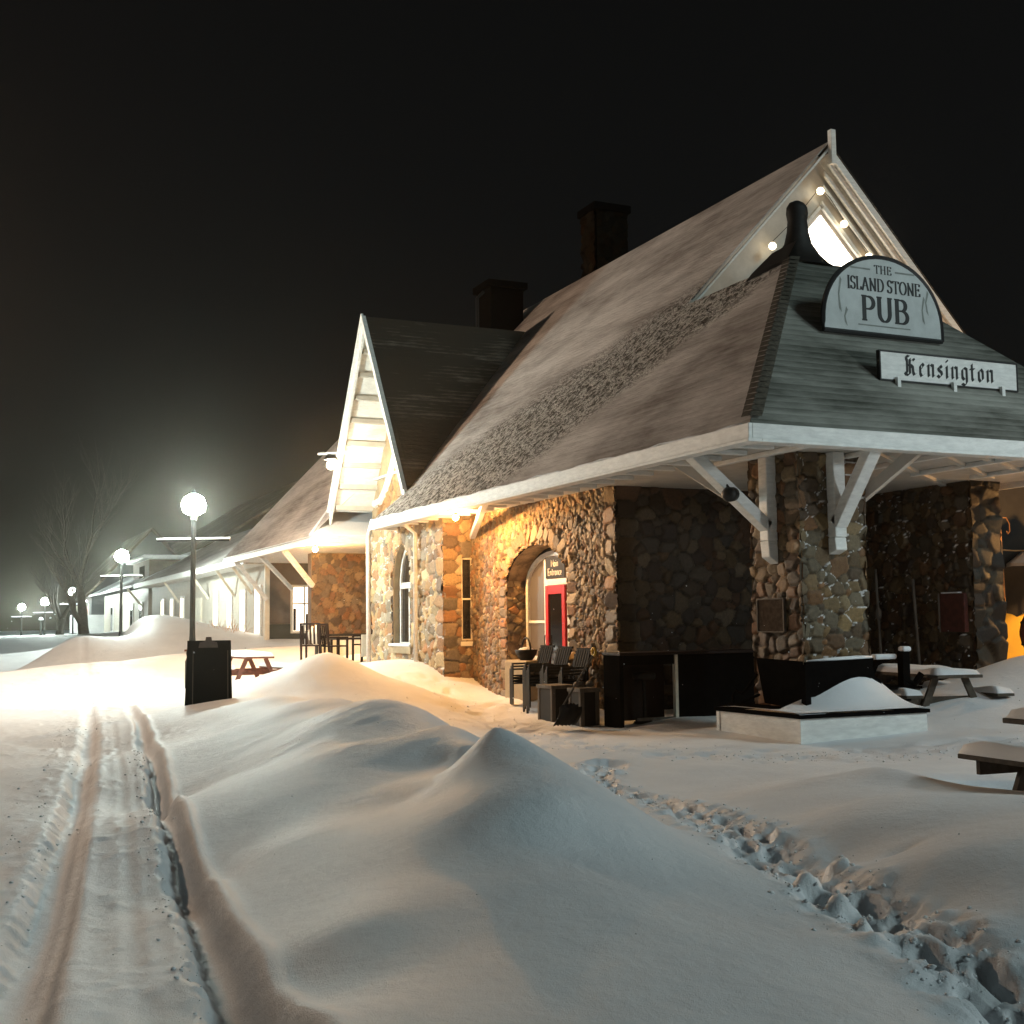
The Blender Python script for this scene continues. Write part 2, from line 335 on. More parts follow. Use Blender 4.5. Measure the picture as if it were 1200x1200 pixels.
def pdist(x, y, pl):
    """distance to a polyline, signed side and arc length"""
    best = np.full(x.shape, 1e9); side = np.zeros(x.shape); arc = np.zeros(x.shape); acc = 0
    for (x1,y1),(x2,y2) in zip(pl[:-1], pl[1:]):
        dx, dy = x2-x1, y2-y1; L = math.hypot(dx, dy)
        t = np.clip(((x-x1)*dx+(y-y1)*dy)/L**2, 0, 1); d = np.hypot(x-x1-t*dx, y-y1-t*dy)
        s = np.sign((x-x1)*dy-(y-y1)*dx); m = d < best
        best = np.where(m, d, best); side = np.where(m, s, side); arc = np.where(m, acc+t*L, arc); acc += L
    return best, side, arc
RUT1=[(x_+.10, y_) for x_, y_ in [(0.05,5.0),(0.27, 6.64), (0.53, 8.42), (0.73, 9.94), (0.99, 11.9), (1.43, 15.5), (2.03, 20.81), (3.0, 30.77), (4.98, 53.28)]]
RUT2=[(1.10,4.2),(1.13, 5.17), (1.2, 5.86), (1.33, 7.04), (1.43, 8.23), (1.72, 10.96), (2.21, 14.86), (2.64, 18.78), (3.36, 25.53)]
RUT3=[(0.80,5.2),(0.85, 6.19), (0.96, 7.02), (1.15, 8.68), (1.75, 13.82), (2.45, 20.55)]
FOOT=[(6.9,12.6),(6.16, 11.6), (6.03, 10.17), (5.87, 9.2), (5.54, 8.21), (4.97, 6.87), (4.64, 6.01), (4.42, 5.31), (4.3, 4.79), (4.09, 4.25), (3.97, 3.85), (3.7,3.0)]
PATH=[(9.3,24.5),(8.9,21),(8.1,17.5),(7.8,14.6),(8.7,12.6),(10.5,11.6),(12.5,11.4)]
def chaikin(p, n=3):
    for _ in range(n):
        q = [p[0]]
        for (a, b), (c, d) in zip(p[:-1], p[1:]): q += [(a*.75+c*.25, b*.75+d*.25), (a*.25+c*.75, b*.25+d*.75)]
        p = q+[p[-1]]
    return p
RUT1, RUT2, RUT3, PATH, FOOT = chaikin(RUT1), chaikin(RUT2), chaikin(RUT3), chaikin(PATH, 2), chaikin(FOOT, 2)
def height(x, y):
    h = base_h(x, y)
    h = h + .02*fbm(x*.45+3, y*.45, 3) + .009*fbm(x*1.7, y*.9, 3)
    h = h + .20*np.exp(-(np.hypot((x-3.39)/.36, (y-7.72)/.46))**1.2)
    qq = np.hypot((x-8.95)/.95, (y-8.55)/.85); h = h - .15*np.clip((1-qq)/.30, 0, 1)*(.8+.4*fbm(x*2.3, y*2.3, 2)) + .045*np.exp(-((qq-1.3)/.28)**2)
    near = np.clip(1-(y-24)/12, 0, 1)*(y > 2)*(x < 9)
    # ski / sledge ruts, one ragged bank and one smooth bank each
    for pl, dep, hw, lip in ((RUT1,.11,.11,.016),(RUT2,.14,.075,.04),(RUT3,.008,.04,.003)):
        d, s, a = pdist(x, y, pl)
        fade = np.clip(1-(a-9)/20, .12, 1)
        wob = 1+.12*fbm(a*2.2+hw*50, a*0+3, 3)
        rag = np.where(s < 0, .045*fbm(x*9, y*8, 3), .012*fbm(x*3, y*2, 2)) * (1 if dep > .05 else .2)
        t = (d+rag)/(hw*wob*(1+.5*np.clip(1-a/4, 0, 1)))
        h = h - dep*fade*np.exp(-np.abs(t)**3) + lip*fade*np.exp(-((t-1.75)/.55)**2)*np.where(s > 0, 1, .2)
    # runner groove inside the left rut
    d, s, a = pdist(x, y, [(px+.16, py) for px, py in RUT1]); h = h-.03*np.exp(-(d/.035)**2)*np.clip(1-(a-3)/6, 0, 1)
    # broken snow beside the track
    d, s, a = pdist(x, y, RUT1); m = np.exp(-((d-.32)/.28)**2)+.8*np.clip(1-np.abs(y-19)/7, 0, 1)*(x < 3.0)*(x > -3)
    lump = np.clip(fbm(x*6.2, y*4.5, 4, .62)-.16, 0, 1)
    h = h + m*near*lump*.035 + near*(x < 1.6)*(x > -2)*np.clip(fbm(x*2.1+9, y*1.3, 4, .6)-.12, 0, 1)*.025
    # trodden path in front of the building
    d, s, a = pdist(x, y, PATH); m = np.exp(-(d/.85)**4); r_ = fbm(x*3.6, y*3.6, 4, .62)
    h = h + m*(.055*r_ - .03 - .05*np.clip(-r_-.15, 0, 1))
    # footprint trench with clods
    d, s, a = pdist(x, y, FOOT); wd = .20*(1+.25*fbm(a*1.6, a*0, 2)); e = fbm(x*5.5+40, y*5.5, 4, .6)
    m = np.exp(-((d+.05*e)/wd)**4); st = np.clip(.55+.6*np.sin(a*2*math.pi/.42+1.2*s), 0, 1)
    h = h - m*.04 + m*.05*e + .05*np.exp(-((d-wd*1.25)/.10)**2)*np.clip(e+.25, 0, 1)
    for kk in range(46):
        aa = .3+kk*.21; acc = 0
        for (x1,y1),(x2,y2) in zip(FOOT[:-1], FOOT[1:]):
            L = math.hypot(x2-x1, y2-y1)
            if acc+L > aa: break
            acc += L
        t_ = min(1, (aa-acc)/L); ux_, uy_ = (x2-x1)/L, (y2-y1)/L; sg_ = (1 if kk % 2 else -1)*.085+.03*math.sin(kk*5.1)
        fx, fy = x1+t_*(x2-x1)-uy_*sg_, y1+t_*(y2-y1)+ux_*sg_
        q = np.hypot(((x-fx)*ux_+(y-fy)*uy_)/.125, (-(x-fx)*uy_+(y-fy)*ux_)/.052)+.25*fbm(x*11, y*11, 3)
        h = h - .048*np.clip(1.25-q, 0, .45)/.45*1.0 + .022*np.exp(-((q-1.55)/.22)**2)
    for cx, cy, rr_ in ((4.95,6.15,.085),(4.50,5.85,.08),(4.40,5.45,.07),(5.45,8.0,.06),(4.9,7.3,.05),(4.2,5.0,.06)):
        q = np.clip(1-((x-cx)**2+(y-cy)**2)/rr_**2, 0, 1); h = h + np.sqrt(q)*rr_*1.1
    for cx, cy, rr_ in ((5.35,6.05,.13),):
        q = np.exp(-((x-cx)**2+((y-cy)*1.6)**2)/rr_**2); h = h - .035*q
    # wind scour ripples on the big drift
    m = np.exp(-(((x-3.4)/1.2)**2+((y-12.5)/3.5)**2)); h = h + m*.02*fbm(x*1.2+y*.5, y*3.2-x*.8, 3)
    # lumpy plough debris behind the drift
    m = np.exp(-(((x-5.0)/2.6)**2+((y-30)/6)**2)); h = h + m*.22*np.clip(fbm(x*1.4, y*.9, 4, .6), -.2, 1)
    return h
def spaced(knots):
    out = [knots[0][0]]
    for (a, sa), (b, sb) in zip(knots[:-1], knots[1:]):
        while out[-1] < b:
            t = (out[-1]-a)/(b-a); out.append(out[-1]+sa+(sb-sa)*t)
    return np.array(out)
gx = spaced([(-60,4),(-12,.8),(-3,.15),(-.6,.05),(0,.028),(7,.028),(13,.08),(22,.3),(90,6),(91,6)])
gy = spaced([(-20,2),(1,.15),(3.3,.028),(9,.035),(16,.06),(30,.10),(60,.35),(130,2),(400,14),(401,14)])
GX, GY = np.meshgrid(gx, gy); GZ = height(GX, GY)
nx, ny = len(gx), len(gy)
gm = bpy.data.meshes.new('snow_ground'); V = np.stack([GX, GY, GZ], -1).reshape(-1, 3)
idx = np.arange(nx*ny).reshape(ny, nx); F = np.stack([idx[:-1,:-1], idx[:-1,1:], idx[1:,1:], idx[1:,:-1]], -1).reshape(-1, 4)
gm.vertices.add(len(V)); gm.vertices.foreach_set('co', V.ravel()); gm.loops.add(F.size); gm.loops.foreach_set('vertex_index', F.ravel())
gm.polygons.add(len(F)); gm.polygons.foreach_set('loop_start', np.arange(0, F.size, 4)); gm.polygons.foreach_set('loop_total', np.full(len(F), 4))
gm.update(); gm.polygons.foreach_set('use_smooth', [True]*len(F)); gm.materials.append(MATS['snow'])
go = bpy.data.objects.new('snow_ground', gm); COL.objects.link(go); go['kind'] = 'structure'; go['label'] = 'drifted snow covering the platform and track'
def gz(x, y): return float(height(np.array([float(x)]), np.array([float(y)]))[0])

# ------------------------------------------------------------------ fieldstone panels
def stone_seeds(w, h, smin, smax, aniso=(1,1), ang=0, pre=(), spread=.25, n_try=9000, avoid=None, rs=None):
    S = [tuple(p) for p in pre]
    arr = np.array(S).reshape(-1, 5) if S else np.zeros((0, 5))
    area = w*h; n_try = int(min(n_try, area/(smin*smin)*14))
    buf = np.zeros((len(S)+n_try, 5)); buf[:len(S)] = arr; n = len(S)
    for k in range(n_try):
        t = k/n_try; s = smax*(1-t)**1.3+smin*(1-(1-t)**1.3); s *= rs.uniform(.85, 1.15)
        x, y = rs.uniform(-.05, w+.05), rs.uniform(-.05, h+.05)
        if avoid and avoid(x, y): continue
        ax = s*aniso[0]*rs.uniform(1-spread, 1+spread); ay = s*aniso[1]*rs.uniform(1-spread, 1+spread)
        if n:
            d = np.hypot(buf[:n,0]-x, buf[:n,1]-y)
            if (d < .80*(np.minimum(buf[:n,2], buf[:n,3])*.5+np.maximum(buf[:n,2], buf[:n,3])*.5+(ax+ay)/2)).any(): continue
        buf[n] = (x, y, ax, ay, ang+rs.normal(0, .35)); n += 1
    return buf[:n]
def stone_panel(name, parent, origin, udir, w, h, seeds, depth=.07, res=.022, hole=None, tint=(1,1,1), dark=1.0, snow=0, label=None, rs=None, ext=(.0,.0)):
    origin = Vector(origin); udir = Vector(udir).normalized(); up = Vector((0,0,1)); nrm = udir.cross(up)
    nu, nv = max(2, int(w/res)+1), max(2, int(h/res)+1)
    u = np.linspace(-ext[0], w+ext[1], nu); v = np.linspace(0, h, nv); U_, V_ = np.meshgrid(u, v); uf, vf = U_.ravel(), V_.ravel()
    # slight warp gives uneven outlines
    wu = uf+.012*fbm(uf*14+3, vf*14, 2); wv = vf+.012*fbm(uf*14+31, vf*14+9, 2)
    c, s = np.cos(seeds[:,4]), np.sin(seeds[:,4])
    F1 = np.empty(len(uf)); F2 = np.empty(len(uf)); I1 = np.empty(len(uf), int)
    for i in range(0, len(uf), 6000):
        dx = wu[i:i+6000,None]-seeds[None,:,0]; dy = wv[i:i+6000,None]-seeds[None,:,1]
        a = (dx*c+dy*s)/seeds[:,2]; b_ = (-dx*s+dy*c)/seeds[:,3]; p_ = 2.5
        d = (np.abs(a)**p_+np.abs(b_)**p_)**(1/p_)
        j = np.argpartition(d, 1, axis=1)[:, :2]; dd = np.take_along_axis(d, j, 1); o = np.argsort(dd, 1)
        dd = np.take_along_axis(dd, o, 1); j = np.take_along_axis(j, o, 1)
        F1[i:i+6000] = dd[:,0]; F2[i:i+6000] = dd[:,1]; I1[i:i+6000] = j[:,0]
    t = np.clip((F2-F1)/.62, 0, 1)*np.clip((1.75-F1)/.5, 0, 1); dome = np.sqrt(np.clip(1-(1-t)**2, 0, 1))
    ns = len(seeds); pr = rs.uniform(.55, 1.15, ns); tiltx = rs.normal(0, .16, ns); tilty = rs.normal(0, .16, ns)
    H = dome*(depth*pr[I1] + tiltx[I1]*(wu-seeds[I1,0]) + tilty[I1]*(wv-seeds[I1,1])) + .004*fbm(uf*25, vf*25, 2)
    pal = np.array([(.32,.21,.11),(.25,.18,.115),(.40,.28,.15),(.20,.165,.125),(.34,.18,.09),(.27,.22,.16),(.17,.12,.085),(.42,.32,.20),(.27,.15,.08)])
    sc = pal[rs.integers(0, len(pal), ns)]*rs.uniform(.7, 1.15, (ns, 1))
    colr = sc[I1]; mor = np.clip((t-.05)/.16, 0, 1)[:,None]; colr = colr*mor + np.array([.085,.065,.045])*(1-mor)
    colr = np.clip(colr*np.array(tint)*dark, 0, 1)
    if snow:      # wind-packed snow lodged on ledges in the joints
        below = np.clip((wv-seeds[I1,1])/(seeds[I1,3]+1e-6), -1, 1); mk_ = (fbm(uf*6+7, vf*6, 3)+snow > .30) & (t < .30) & (below > .25)
        colr = np.where(mk_[:,None], .72, colr); H = np.where(mk_, H+.02, H)
    P = np.array(origin)[None]+uf[:,None]*np.array(udir)[None]+vf[:,None]*np.array([0,0,1.])[None]+H[:,None]*np.array(nrm)[None]
    off = np.array(wloc(parent)) if parent else 0; P = P-off
    idx = np.arange(nu*nv).reshape(nv, nu); F = np.stack([idx[:-1,:-1], idx[:-1,1:], idx[1:,1:], idx[1:,:-1]], -1).reshape(-1, 4)
    if hole is not None:
        cu = U_[:-1,:-1].ravel()+res/2; cv = V_[:-1,:-1].ravel()+res/2; F = F[~hole(cu, cv)]
    me = bpy.data.meshes.new(name); me.vertices.add(len(P)); me.vertices.foreach_set('co', P.ravel()); me.loops.add(F.size)
    me.loops.foreach_set('vertex_index', F.ravel()); me.polygons.add(len(F)); me.polygons.foreach_set('loop_start', np.arange(0, F.size, 4))
    me.polygons.foreach_set('loop_total', np.full(len(F), 4)); me.update(); me.polygons.foreach_set('use_smooth', [True]*len(F))
    ca = me.attributes.new('stone', 'FLOAT_COLOR', 'POINT'); ca.data.foreach_set('color', np.c_[colr, np.ones(len(P))].ravel())
    me.materials.append(MATS['fieldstone']); o = bpy.data.objects.new(name, me); COL.objects.link(o)
    if parent: o.parent = parent
    if label: o['label'] = label
    return o
def quoins(w, h, left=True, right=True, s=.2, rs=None):
    out = []
    for on, xb in ((left, .15), (right, w-.15)):
        z = .18
        while on and z < h:
            a = rs.uniform(.85, 1.25)*s; hh = rs.uniform(.75, 1.1)*s; out.append((xb+rs.uniform(-.02, .05)*(1 if xb < w/2 else -1), z, a, hh, rs.normal(0, .08))); z += hh*1.75
    return out
RS = np.random.default_rng(11)

# ------------------------------------------------------------------ THE STONE STATION
st = thing('station_building', 'fieldstone railway station turned pub with steep snowy roofs and white eaves', 'building', (13, 22, 0))
S = 1.064; ZE = 4.13
def zr(x): return ZE+S*(x-9.2)
# --- walls
XW, YC = 10.5, 18.6
DL, DR, DS, DTOP = 20.50, 23.05, 2.42, 3.08      # arched opening on the track side wall (world Y), spring height, top
def arch_hole(cu, cv):     # u runs from far (Y=25) to the corner
    y = 25.0-cu; c_ = (DL+DR)/2; rx = (DR-DL)/2+.10; inside = (y > c_-rx) & (y < c_+rx) & (cv < DS+(DTOP+.10-DS)*np.sqrt(np.clip(1-((y-c_)/rx)**2, 0, 1)))
    return inside
W_ = 25.0-YC; c_u = 25.0-(DL+DR)/2; rx = (DR-DL)/2+.10
pre = quoins(W_, 4.3, False, True, .19, RS)
for k in range(19):      # ring of long voussoirs round the arch
    t = math.pi*(k+.5)/19; rr2 = rx+.22; pre.append((c_u+rr2*math.cos(t)*1.0, DS+(DTOP+.10-DS+.22)*math.sin(t), .24, .075, t))
for z in np.arange(.2, DS, .21):
    for sg in (-1, 1): pre.append((c_u+sg*(rx+.17), z, .19, .105, 0))
seeds = stone_seeds(W_, 4.3, .027, .062, (.80, 1.22), 0, pre, .35, 30000, None, RS)
stone_panel('wall', st, (XW, 25.0, 0), (0,-1,0), W_, 4.3, seeds, .075, .016, arch_hole, rs=RS, ext=(0,.045), label='lamp lit side wall of small upright fieldstones')
mb = MB()            # stone reveal of the arch
ring = [(DR+.10, -.3)]+[( (DL+DR)/2+rx*math.cos(t), DS+(DTOP+.10-DS)*math.sin(t)) for t in np.linspace(0, math.pi, 17)]+[(DL-.10, -.3)]
for (ya, za), (yb, zb) in zip(ring[:-1], ring[1:]):
    mb.add([(XW-.01,ya,za),(XW+.42,ya,za),(XW+.42,yb,zb),(XW-.01,yb,zb)], [(0,1,2,3)])
jam = MB()
for sg, yy in ((1, DR+.10), (-1, DL-.10)):
    z = 0
    while z < DS:
        hh = RS.uniform(.14, .26); jam.lathe([(.02,-hh/2),(.09,-hh*.36),(.12,0),(.09,hh*.36),(.02,hh/2)], (XW+.10, yy, z+hh/2), 9)
        jam.lathe([(.02,-hh/2),(.09,-hh*.36),(.12,0),(.09,hh*.36),(.02,hh/2)], (XW+.29, yy+.01*sg, z+hh/2), 9); z += hh*.95
simple('jamb_stone', (.34,.23,.13), .75, .45, 5, .01, 25)
obj('arch_reveal', mb, 'jamb_stone', st); seeds = stone_seeds(.45, DS+.1, .055, .10, (1.3, .8), 0, (), .3, 2000, None, RS)
stone_panel('jamb', st, (XW-.05, DR+.10, 0), (1,0,0), .45, DS+.1, seeds, .05, .018, None, rs=RS, label='stone jamb of the entrance arch')
# end wall and porch wall: stone colour darkened to hold the porch shade
pre = quoins(5.4, 4.1, True, False, .22, RS)
seeds = stone_seeds(5.4, 4.1, .07, .15, (1.15, .9), 0, pre, .3, 6000, None, RS)
stone_panel('wall', st, (XW, YC, 0), (1,0,0), 5.4, 4.12, seeds, .09, .026, None, rs=RS, ext=(.045,0), label='end wall of large fieldstones behind the counter, porch shade in the stone colour', dark=.26)
pre = quoins(2.7, 4.1, False, True, .17, RS)
seeds = stone_seeds(2.7, 4.1, .045, .12, (1.05, .95), 0, pre, .3, 6000, None, RS)
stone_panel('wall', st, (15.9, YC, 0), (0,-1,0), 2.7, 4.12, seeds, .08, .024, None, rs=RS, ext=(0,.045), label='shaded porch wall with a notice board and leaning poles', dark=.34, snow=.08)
seeds = stone_seeds(.6, 4.1, .1, .16, (1.3, .9), 0, (), .3, 3000, None, RS)
stone_panel('wall', st, (15.9, YC-2.7, 0), (1,0,0), .6, 4.12, seeds, .06, .03, None, rs=RS, ext=(.045,.04), dark=.14)  # end face: porch shade put into the stone colour
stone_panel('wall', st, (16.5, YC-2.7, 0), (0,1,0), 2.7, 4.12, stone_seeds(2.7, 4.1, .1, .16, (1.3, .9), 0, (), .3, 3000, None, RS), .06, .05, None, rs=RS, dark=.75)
# bay
BX, BY0, BY1 = 9.82, 25.0, 29.9
WY0, WY1, WZ0, WZS, WZT = 27.05, 28.35, 1.15, 2.55, 3.55
def bay_hole(cu, cv):
    y = BY1-cu; c_ = (WY0+WY1)/2; r2 = (WY1-WY0)/2
    return (np.abs(y-c_) < r2) & (cv > WZ0) & (cv < WZS+(WZT-WZS)*np.sqrt(np.clip(1-((y-c_)/r2)**2, 0, 1)))
w = BY1-BY0; cu_ = BY1-(WY0+WY1)/2; pre = quoins(w, 4.1, False, True, .21, RS)
for k in range(11):
    t = math.pi*(k+.5)/11; pre.append((cu_+.85*math.cos(t), WZS+1.18*math.sin(t), .2, .12, t))
for z in np.arange(1.3, 2.5, .27):
    for sg in (-1, 1): pre.append((cu_+sg*.86, z, .2, .13, 0))
seeds = stone_seeds(w, 4.1, .07, .14, (1.1, .9), 0, pre, .3, 6000, None, RS)
stone_panel('wall', st, (BX, BY1, 0), (0,-1,0), w, 4.1, seeds, .07, .026, bay_hole, rs=RS, ext=(0,.055), label='bay wall of boulders with lamplight in their tint and an arched window', tint=(1.5,1.6,1.6), snow=.25)  # raised tint puts the white lamplight into the stone colour
pre = [(.13+RS.uniform(-.02,.03), z, .2, .15, 0) for z in np.arange(.2, 4, .27)]
def slit(cu, cv): return (cu > .385) & (cu < .70) & (cv > 1.30) & (cv < 3.12)
seeds = stone_seeds(.70, 4.1, .07, .13, (1.2, .85), 0, pre, .3, 3000, lambda x, y: .36 < x < .7 and 1.25 < y < 3.15, RS)
stone_panel('wall', st, (BX, BY0, 0), (1,0,0), .70, 4.1, seeds, .06, .02, slit, rs=RS, ext=(.055,0), label='orange lit face of the bay with a narrow window')
# window and door joinery in bay and arch
wd = thing  # (parts below hang under st)
def framed(parent, yc, y0, y1, z0, z1, x, mat_f, mat_g, mull=()):
    f = MB(); t = .07
    f.box((x,y0,z0),(x+.09,y0+t,z1)); f.box((x,y1-t,z0),(x+.09,y1,z1)); f.box((x,y0+t,z0),(x+.09,y1-t,z0+t)); f.box((x,y0+t,z1-t),(x+.09,y1-t,z1))
    for zz in mull: f.box((x+.01,y0+t,zz-.025),(x+.08,y1-t,zz+.025))
    o = obj('window', f, mat_f, parent, bevel=.006); g = MB().box((x+.05,y0+t*.6,z0+t*.6),(x+.06,y1-t*.6,z1-t*.6)); obj('pane', g, mat_g, o); return o
# slit window in the south face of the bay: plane Y
f = MB(); x0, x1, z0, z1, y = BX+.385, BX+.70, 1.28, 3.12, BY0+.05; t = .055
f.box((x0,y,z0),(x0+t,y+.09,z1)); f.box((x1-t,y,z0),(x1,y+.09,z1)); f.box((x0+t,y,z0),(x1-t,y+.09,z0+t)); f.box((x0+t,y,z1-t),(x1-t,y+.09,z1)); f.box((x0+t,y+.01,2.18),(x1-t,y+.08,2.22))
f.box((x0-.04,y-.12,z0-.10),(x1+.02,y+.09,z0-.003))
so = obj('window', f, 'cream_trim', st, bevel=.005, label='narrow two pane window in the lit face of the bay')
obj('pane', MB().box((x0+.03,y+.05,z0+.03),(x1-.03,y+.06,z1-.03)), 'dark_glass', so)
# arched bay window: frame outline ring, transom, glass
def arch_frame(x, y0, y1, z0, zs, zt, tw, dep):
    c_ = (y0+y1)/2; r2 = (y1-y0)/2; out = [(y1,z0),(y1,zs)]+[(c_+r2*math.cos(t), zs+(zt-zs)*math.sin(t)) for t in np.linspace(0,math.pi,15)[1:-1]]+[(y0,zs),(y0,z0)]
    inn = [(y1-tw,z0+tw),(y1-tw,zs)]+[(c_+(r2-tw)*math.cos(t), zs+(zt-zs-tw)*math.sin(t)) for t in np.linspace(0,math.pi,15)[1:-1]]+[(y0+tw,zs),(y0+tw,z0+tw)]
    m_ = MB(); n = len(out)
    V = [(x,a,b) for a,b in out]+[(x,a,b) for a,b in inn]+[(x+dep,a,b) for a,b in out]+[(x+dep,a,b) for a,b in inn]
    F = []
    for i in range(n):
        j = (i+1) % n; F += [(i,j,n+j,n+i),(2*n+i,3*n+i,3*n+j,2*n+j),(n+i,n+j,3*n+j,3*n+i),(i,2*n+i,2*n+j,j)]
    m_.add(V, F); return m_, inn
fm, inn = arch_frame(BX+.14, WY0+.02, WY1-.02, WZ0, WZS, WZT-.02, .10, .10)
fm.box((BX+.15,WY0+.12,2.52),(BX+.23,WY1-.12,2.66)); fm.box((BX+.16,27.66,WZ0+.1),(BX+.22,27.74,2.52))
bw = obj('window', fm, 'white_paint', st, label='arched window with white frame in the boulder bay')
g = MB().add([(BX+.19,a,b) for a,b in inn], [tuple(range(len(inn)))]); obj('pane', g, 'dark_glass', bw)
rv = MB(); rng_ = [(WY1,WZ0),(WY1,WZS)]+[((WY0+WY1)/2+.65*math.cos(t), WZS+(WZT-WZS)*math.sin(t)) for t in np.linspace(0,math.pi,15)[1:-1]]+[(WY0,WZS),(WY0,WZ0)]
for (ya,za),(yb,zb) in zip(rng_[:-1], rng_[1:]): rv.add([(BX-.01,ya,za),(BX+.5,ya,za),(BX+.5,yb,zb),(BX-.01,yb,zb)], [(0,1,2,3)])
rv.box((BX-.10,WY0-.12,WZ0-.16),(BX+.5,WY1+.12,WZ0-.002)); obj('window_reveal', rv, 'tan_plaster', st)
obj('sill_snow', MB().box((BX-.12,WY0-.10,WZ0),(BX+.28,WY1+.10,WZ0+.07)), 'snow_soft', st, bevel=.03)
# door set in the arch
DX = XW+.34
fm, inn = arch_frame(DX, DL, DR, 0.25, DS, DTOP, .10, .10)
MY = 22.15
fm.box((DX+.01,MY-.05,.35),(DX+.10,MY+.05,2.92)); fm.box((DX+.01,DL+.10,2.40),(DX+.09,MY-.05,2.52)); fm.box((DX+.01,21.12,.35),(DX+.10,21.22,2.95)); fm.box((DX+.01,MY+.05,1.66),(DX+.08,DR-.10,1.71)); fm.box((DX+.01,MY+.05,.35),(DX+.08,DR-.10,1.0))
en = obj('entrance_frame', fm, 'white_paint', st, label='white arched frame around the red door')
g = MB().add([(DX+.05,a,b) for a,b in inn], [tuple(range(len(inn)))]); obj('pane', g, 'reflection_glow', en)
d = MB(); y0, y1, z0, z1 = 21.24, MY-.06, .30, 2.39; x = DX-.03
d.box((x,y0,z0),(x+.06,y0+.13,z1)); d.box((x,y1-.13,z0),(x+.06,y1,z1)); d.box((x,y0+.13,z1-.17),(x+.06,y1-.13,z1)); d.box((x,y0+.13,z0),(x+.06,y1-.13,z0+.55))
do = obj('door', d, 'red_paint', st, bevel=.008, label='red door with one tall glass pane')
obj('pane', MB().box((x+.03,y0+.10,z0+.5),(x+.04,y1-.10,z1-.14)), 'dark_glass', do)
obj('handle', MB().tube([(x-.04,y1-.06,1.2),(x-.05,y1-.06,1.3),(x-.04,y1-.06,1.42)], .012, 6), 'dark_metal', do)
# --- pier (pillar) at the porch corner
PX0, PX1, PY0, PY1 = 10.80, 11.85, 13.95, 15.0
pier = bpy.data.objects.new('pillar', None); COL.objects.link(pier); pier.parent = st; pier.location = Vector((11.3,14.5,0))-Vector((13,22,0)); pier['label'] = 'square fieldstone pillar carrying the porch corner'
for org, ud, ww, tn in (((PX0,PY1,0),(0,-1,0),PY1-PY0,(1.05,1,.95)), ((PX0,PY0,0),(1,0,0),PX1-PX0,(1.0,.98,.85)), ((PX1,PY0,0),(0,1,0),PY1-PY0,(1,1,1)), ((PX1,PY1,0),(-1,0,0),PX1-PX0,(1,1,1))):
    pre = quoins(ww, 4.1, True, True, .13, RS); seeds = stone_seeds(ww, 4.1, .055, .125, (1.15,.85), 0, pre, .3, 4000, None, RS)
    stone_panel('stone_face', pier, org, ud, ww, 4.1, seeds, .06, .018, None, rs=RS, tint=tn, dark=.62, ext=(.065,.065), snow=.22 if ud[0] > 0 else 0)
# --- floor of the porch ceiling (soffit) and rafters
sf = MB()
sf.box((9.3,12.92,4.00),(16.85,18.55,4.05)); obj('soffit', sf, 'soffit_paint', st, label='boarded porch ceiling')
sf = MB(); sf.box((9.3,18.70,4.02),(10.48,25.0,4.07)); sf.box((9.3,25.02,4.02),(9.80,27.85,4.07)); obj('soffit', sf, 'white_paint', st)
rf = MB()
for yy in np.arange(13.4, 27.6, .62):
    x1 = 10.0 if not (yy > 25) else 9.78
    rf.box((9.26, yy, 3.925),(x1, yy+.09, 3.998))
for xx in np.arange(10.3, 16.8, 1.25): rf.box((xx,12.97,3.93),(xx+.10,15.3,3.998))
pieces('rafter_tail', rf, 'white_paint', st, bevel=.012)
df = MB()
for (xa,ya,xb,yb) in ((12.2,12.95,15.8,15.3),(11.2,13.1,15.8,16.4),(12.9,12.95,16.6,15.0)): df.bar((xa,ya,3.975),(xb,yb,3.975),.10,.05)
pieces('ceiling_batten', df, 'soffit_paint', st)
# --- fascia (eaves board and gutter)
fa = MB(); fa.box((9.075,12.69,3.93),(9.135,27.9,4.125)); fa.box((9.05,12.665,3.885),(9.26,27.9,3.929))
o = obj('fascia', fa, 'white_paint', st, bevel=.008, label='long white eaves board above the lit wall')
fa = MB(); fa.box((9.137,12.69,3.93),(16.9,12.75,4.125)); fa.box((9.262,12.665,3.885),(16.9,12.90,3.929)); obj('fascia', fa, 'white_paint', st, bevel=.008, label='white eaves board across the porch front')
fa = MB(); fa.box((9.265,27.84,3.9),(9.82,27.90,4.15)); fa.box((16.84,12.905,3.9),(16.9,19.3,4.12)); pieces('fascia', fa, 'white_paint', st)
# snow lip hanging over the eaves
sl = MB()
ys = np.arange(12.9, 27.9, .25)
sl.tube([(9.12, y_, 4.135+.012*math.sin(y_*3.1)+.01*math.sin(y_*7.7)) for y_ in ys], [.010+.008*abs(math.sin(y_*2.3)) for y_ in ys], 8)
obj('eave_snow', sl, 'snow_soft', st, smooth=True)
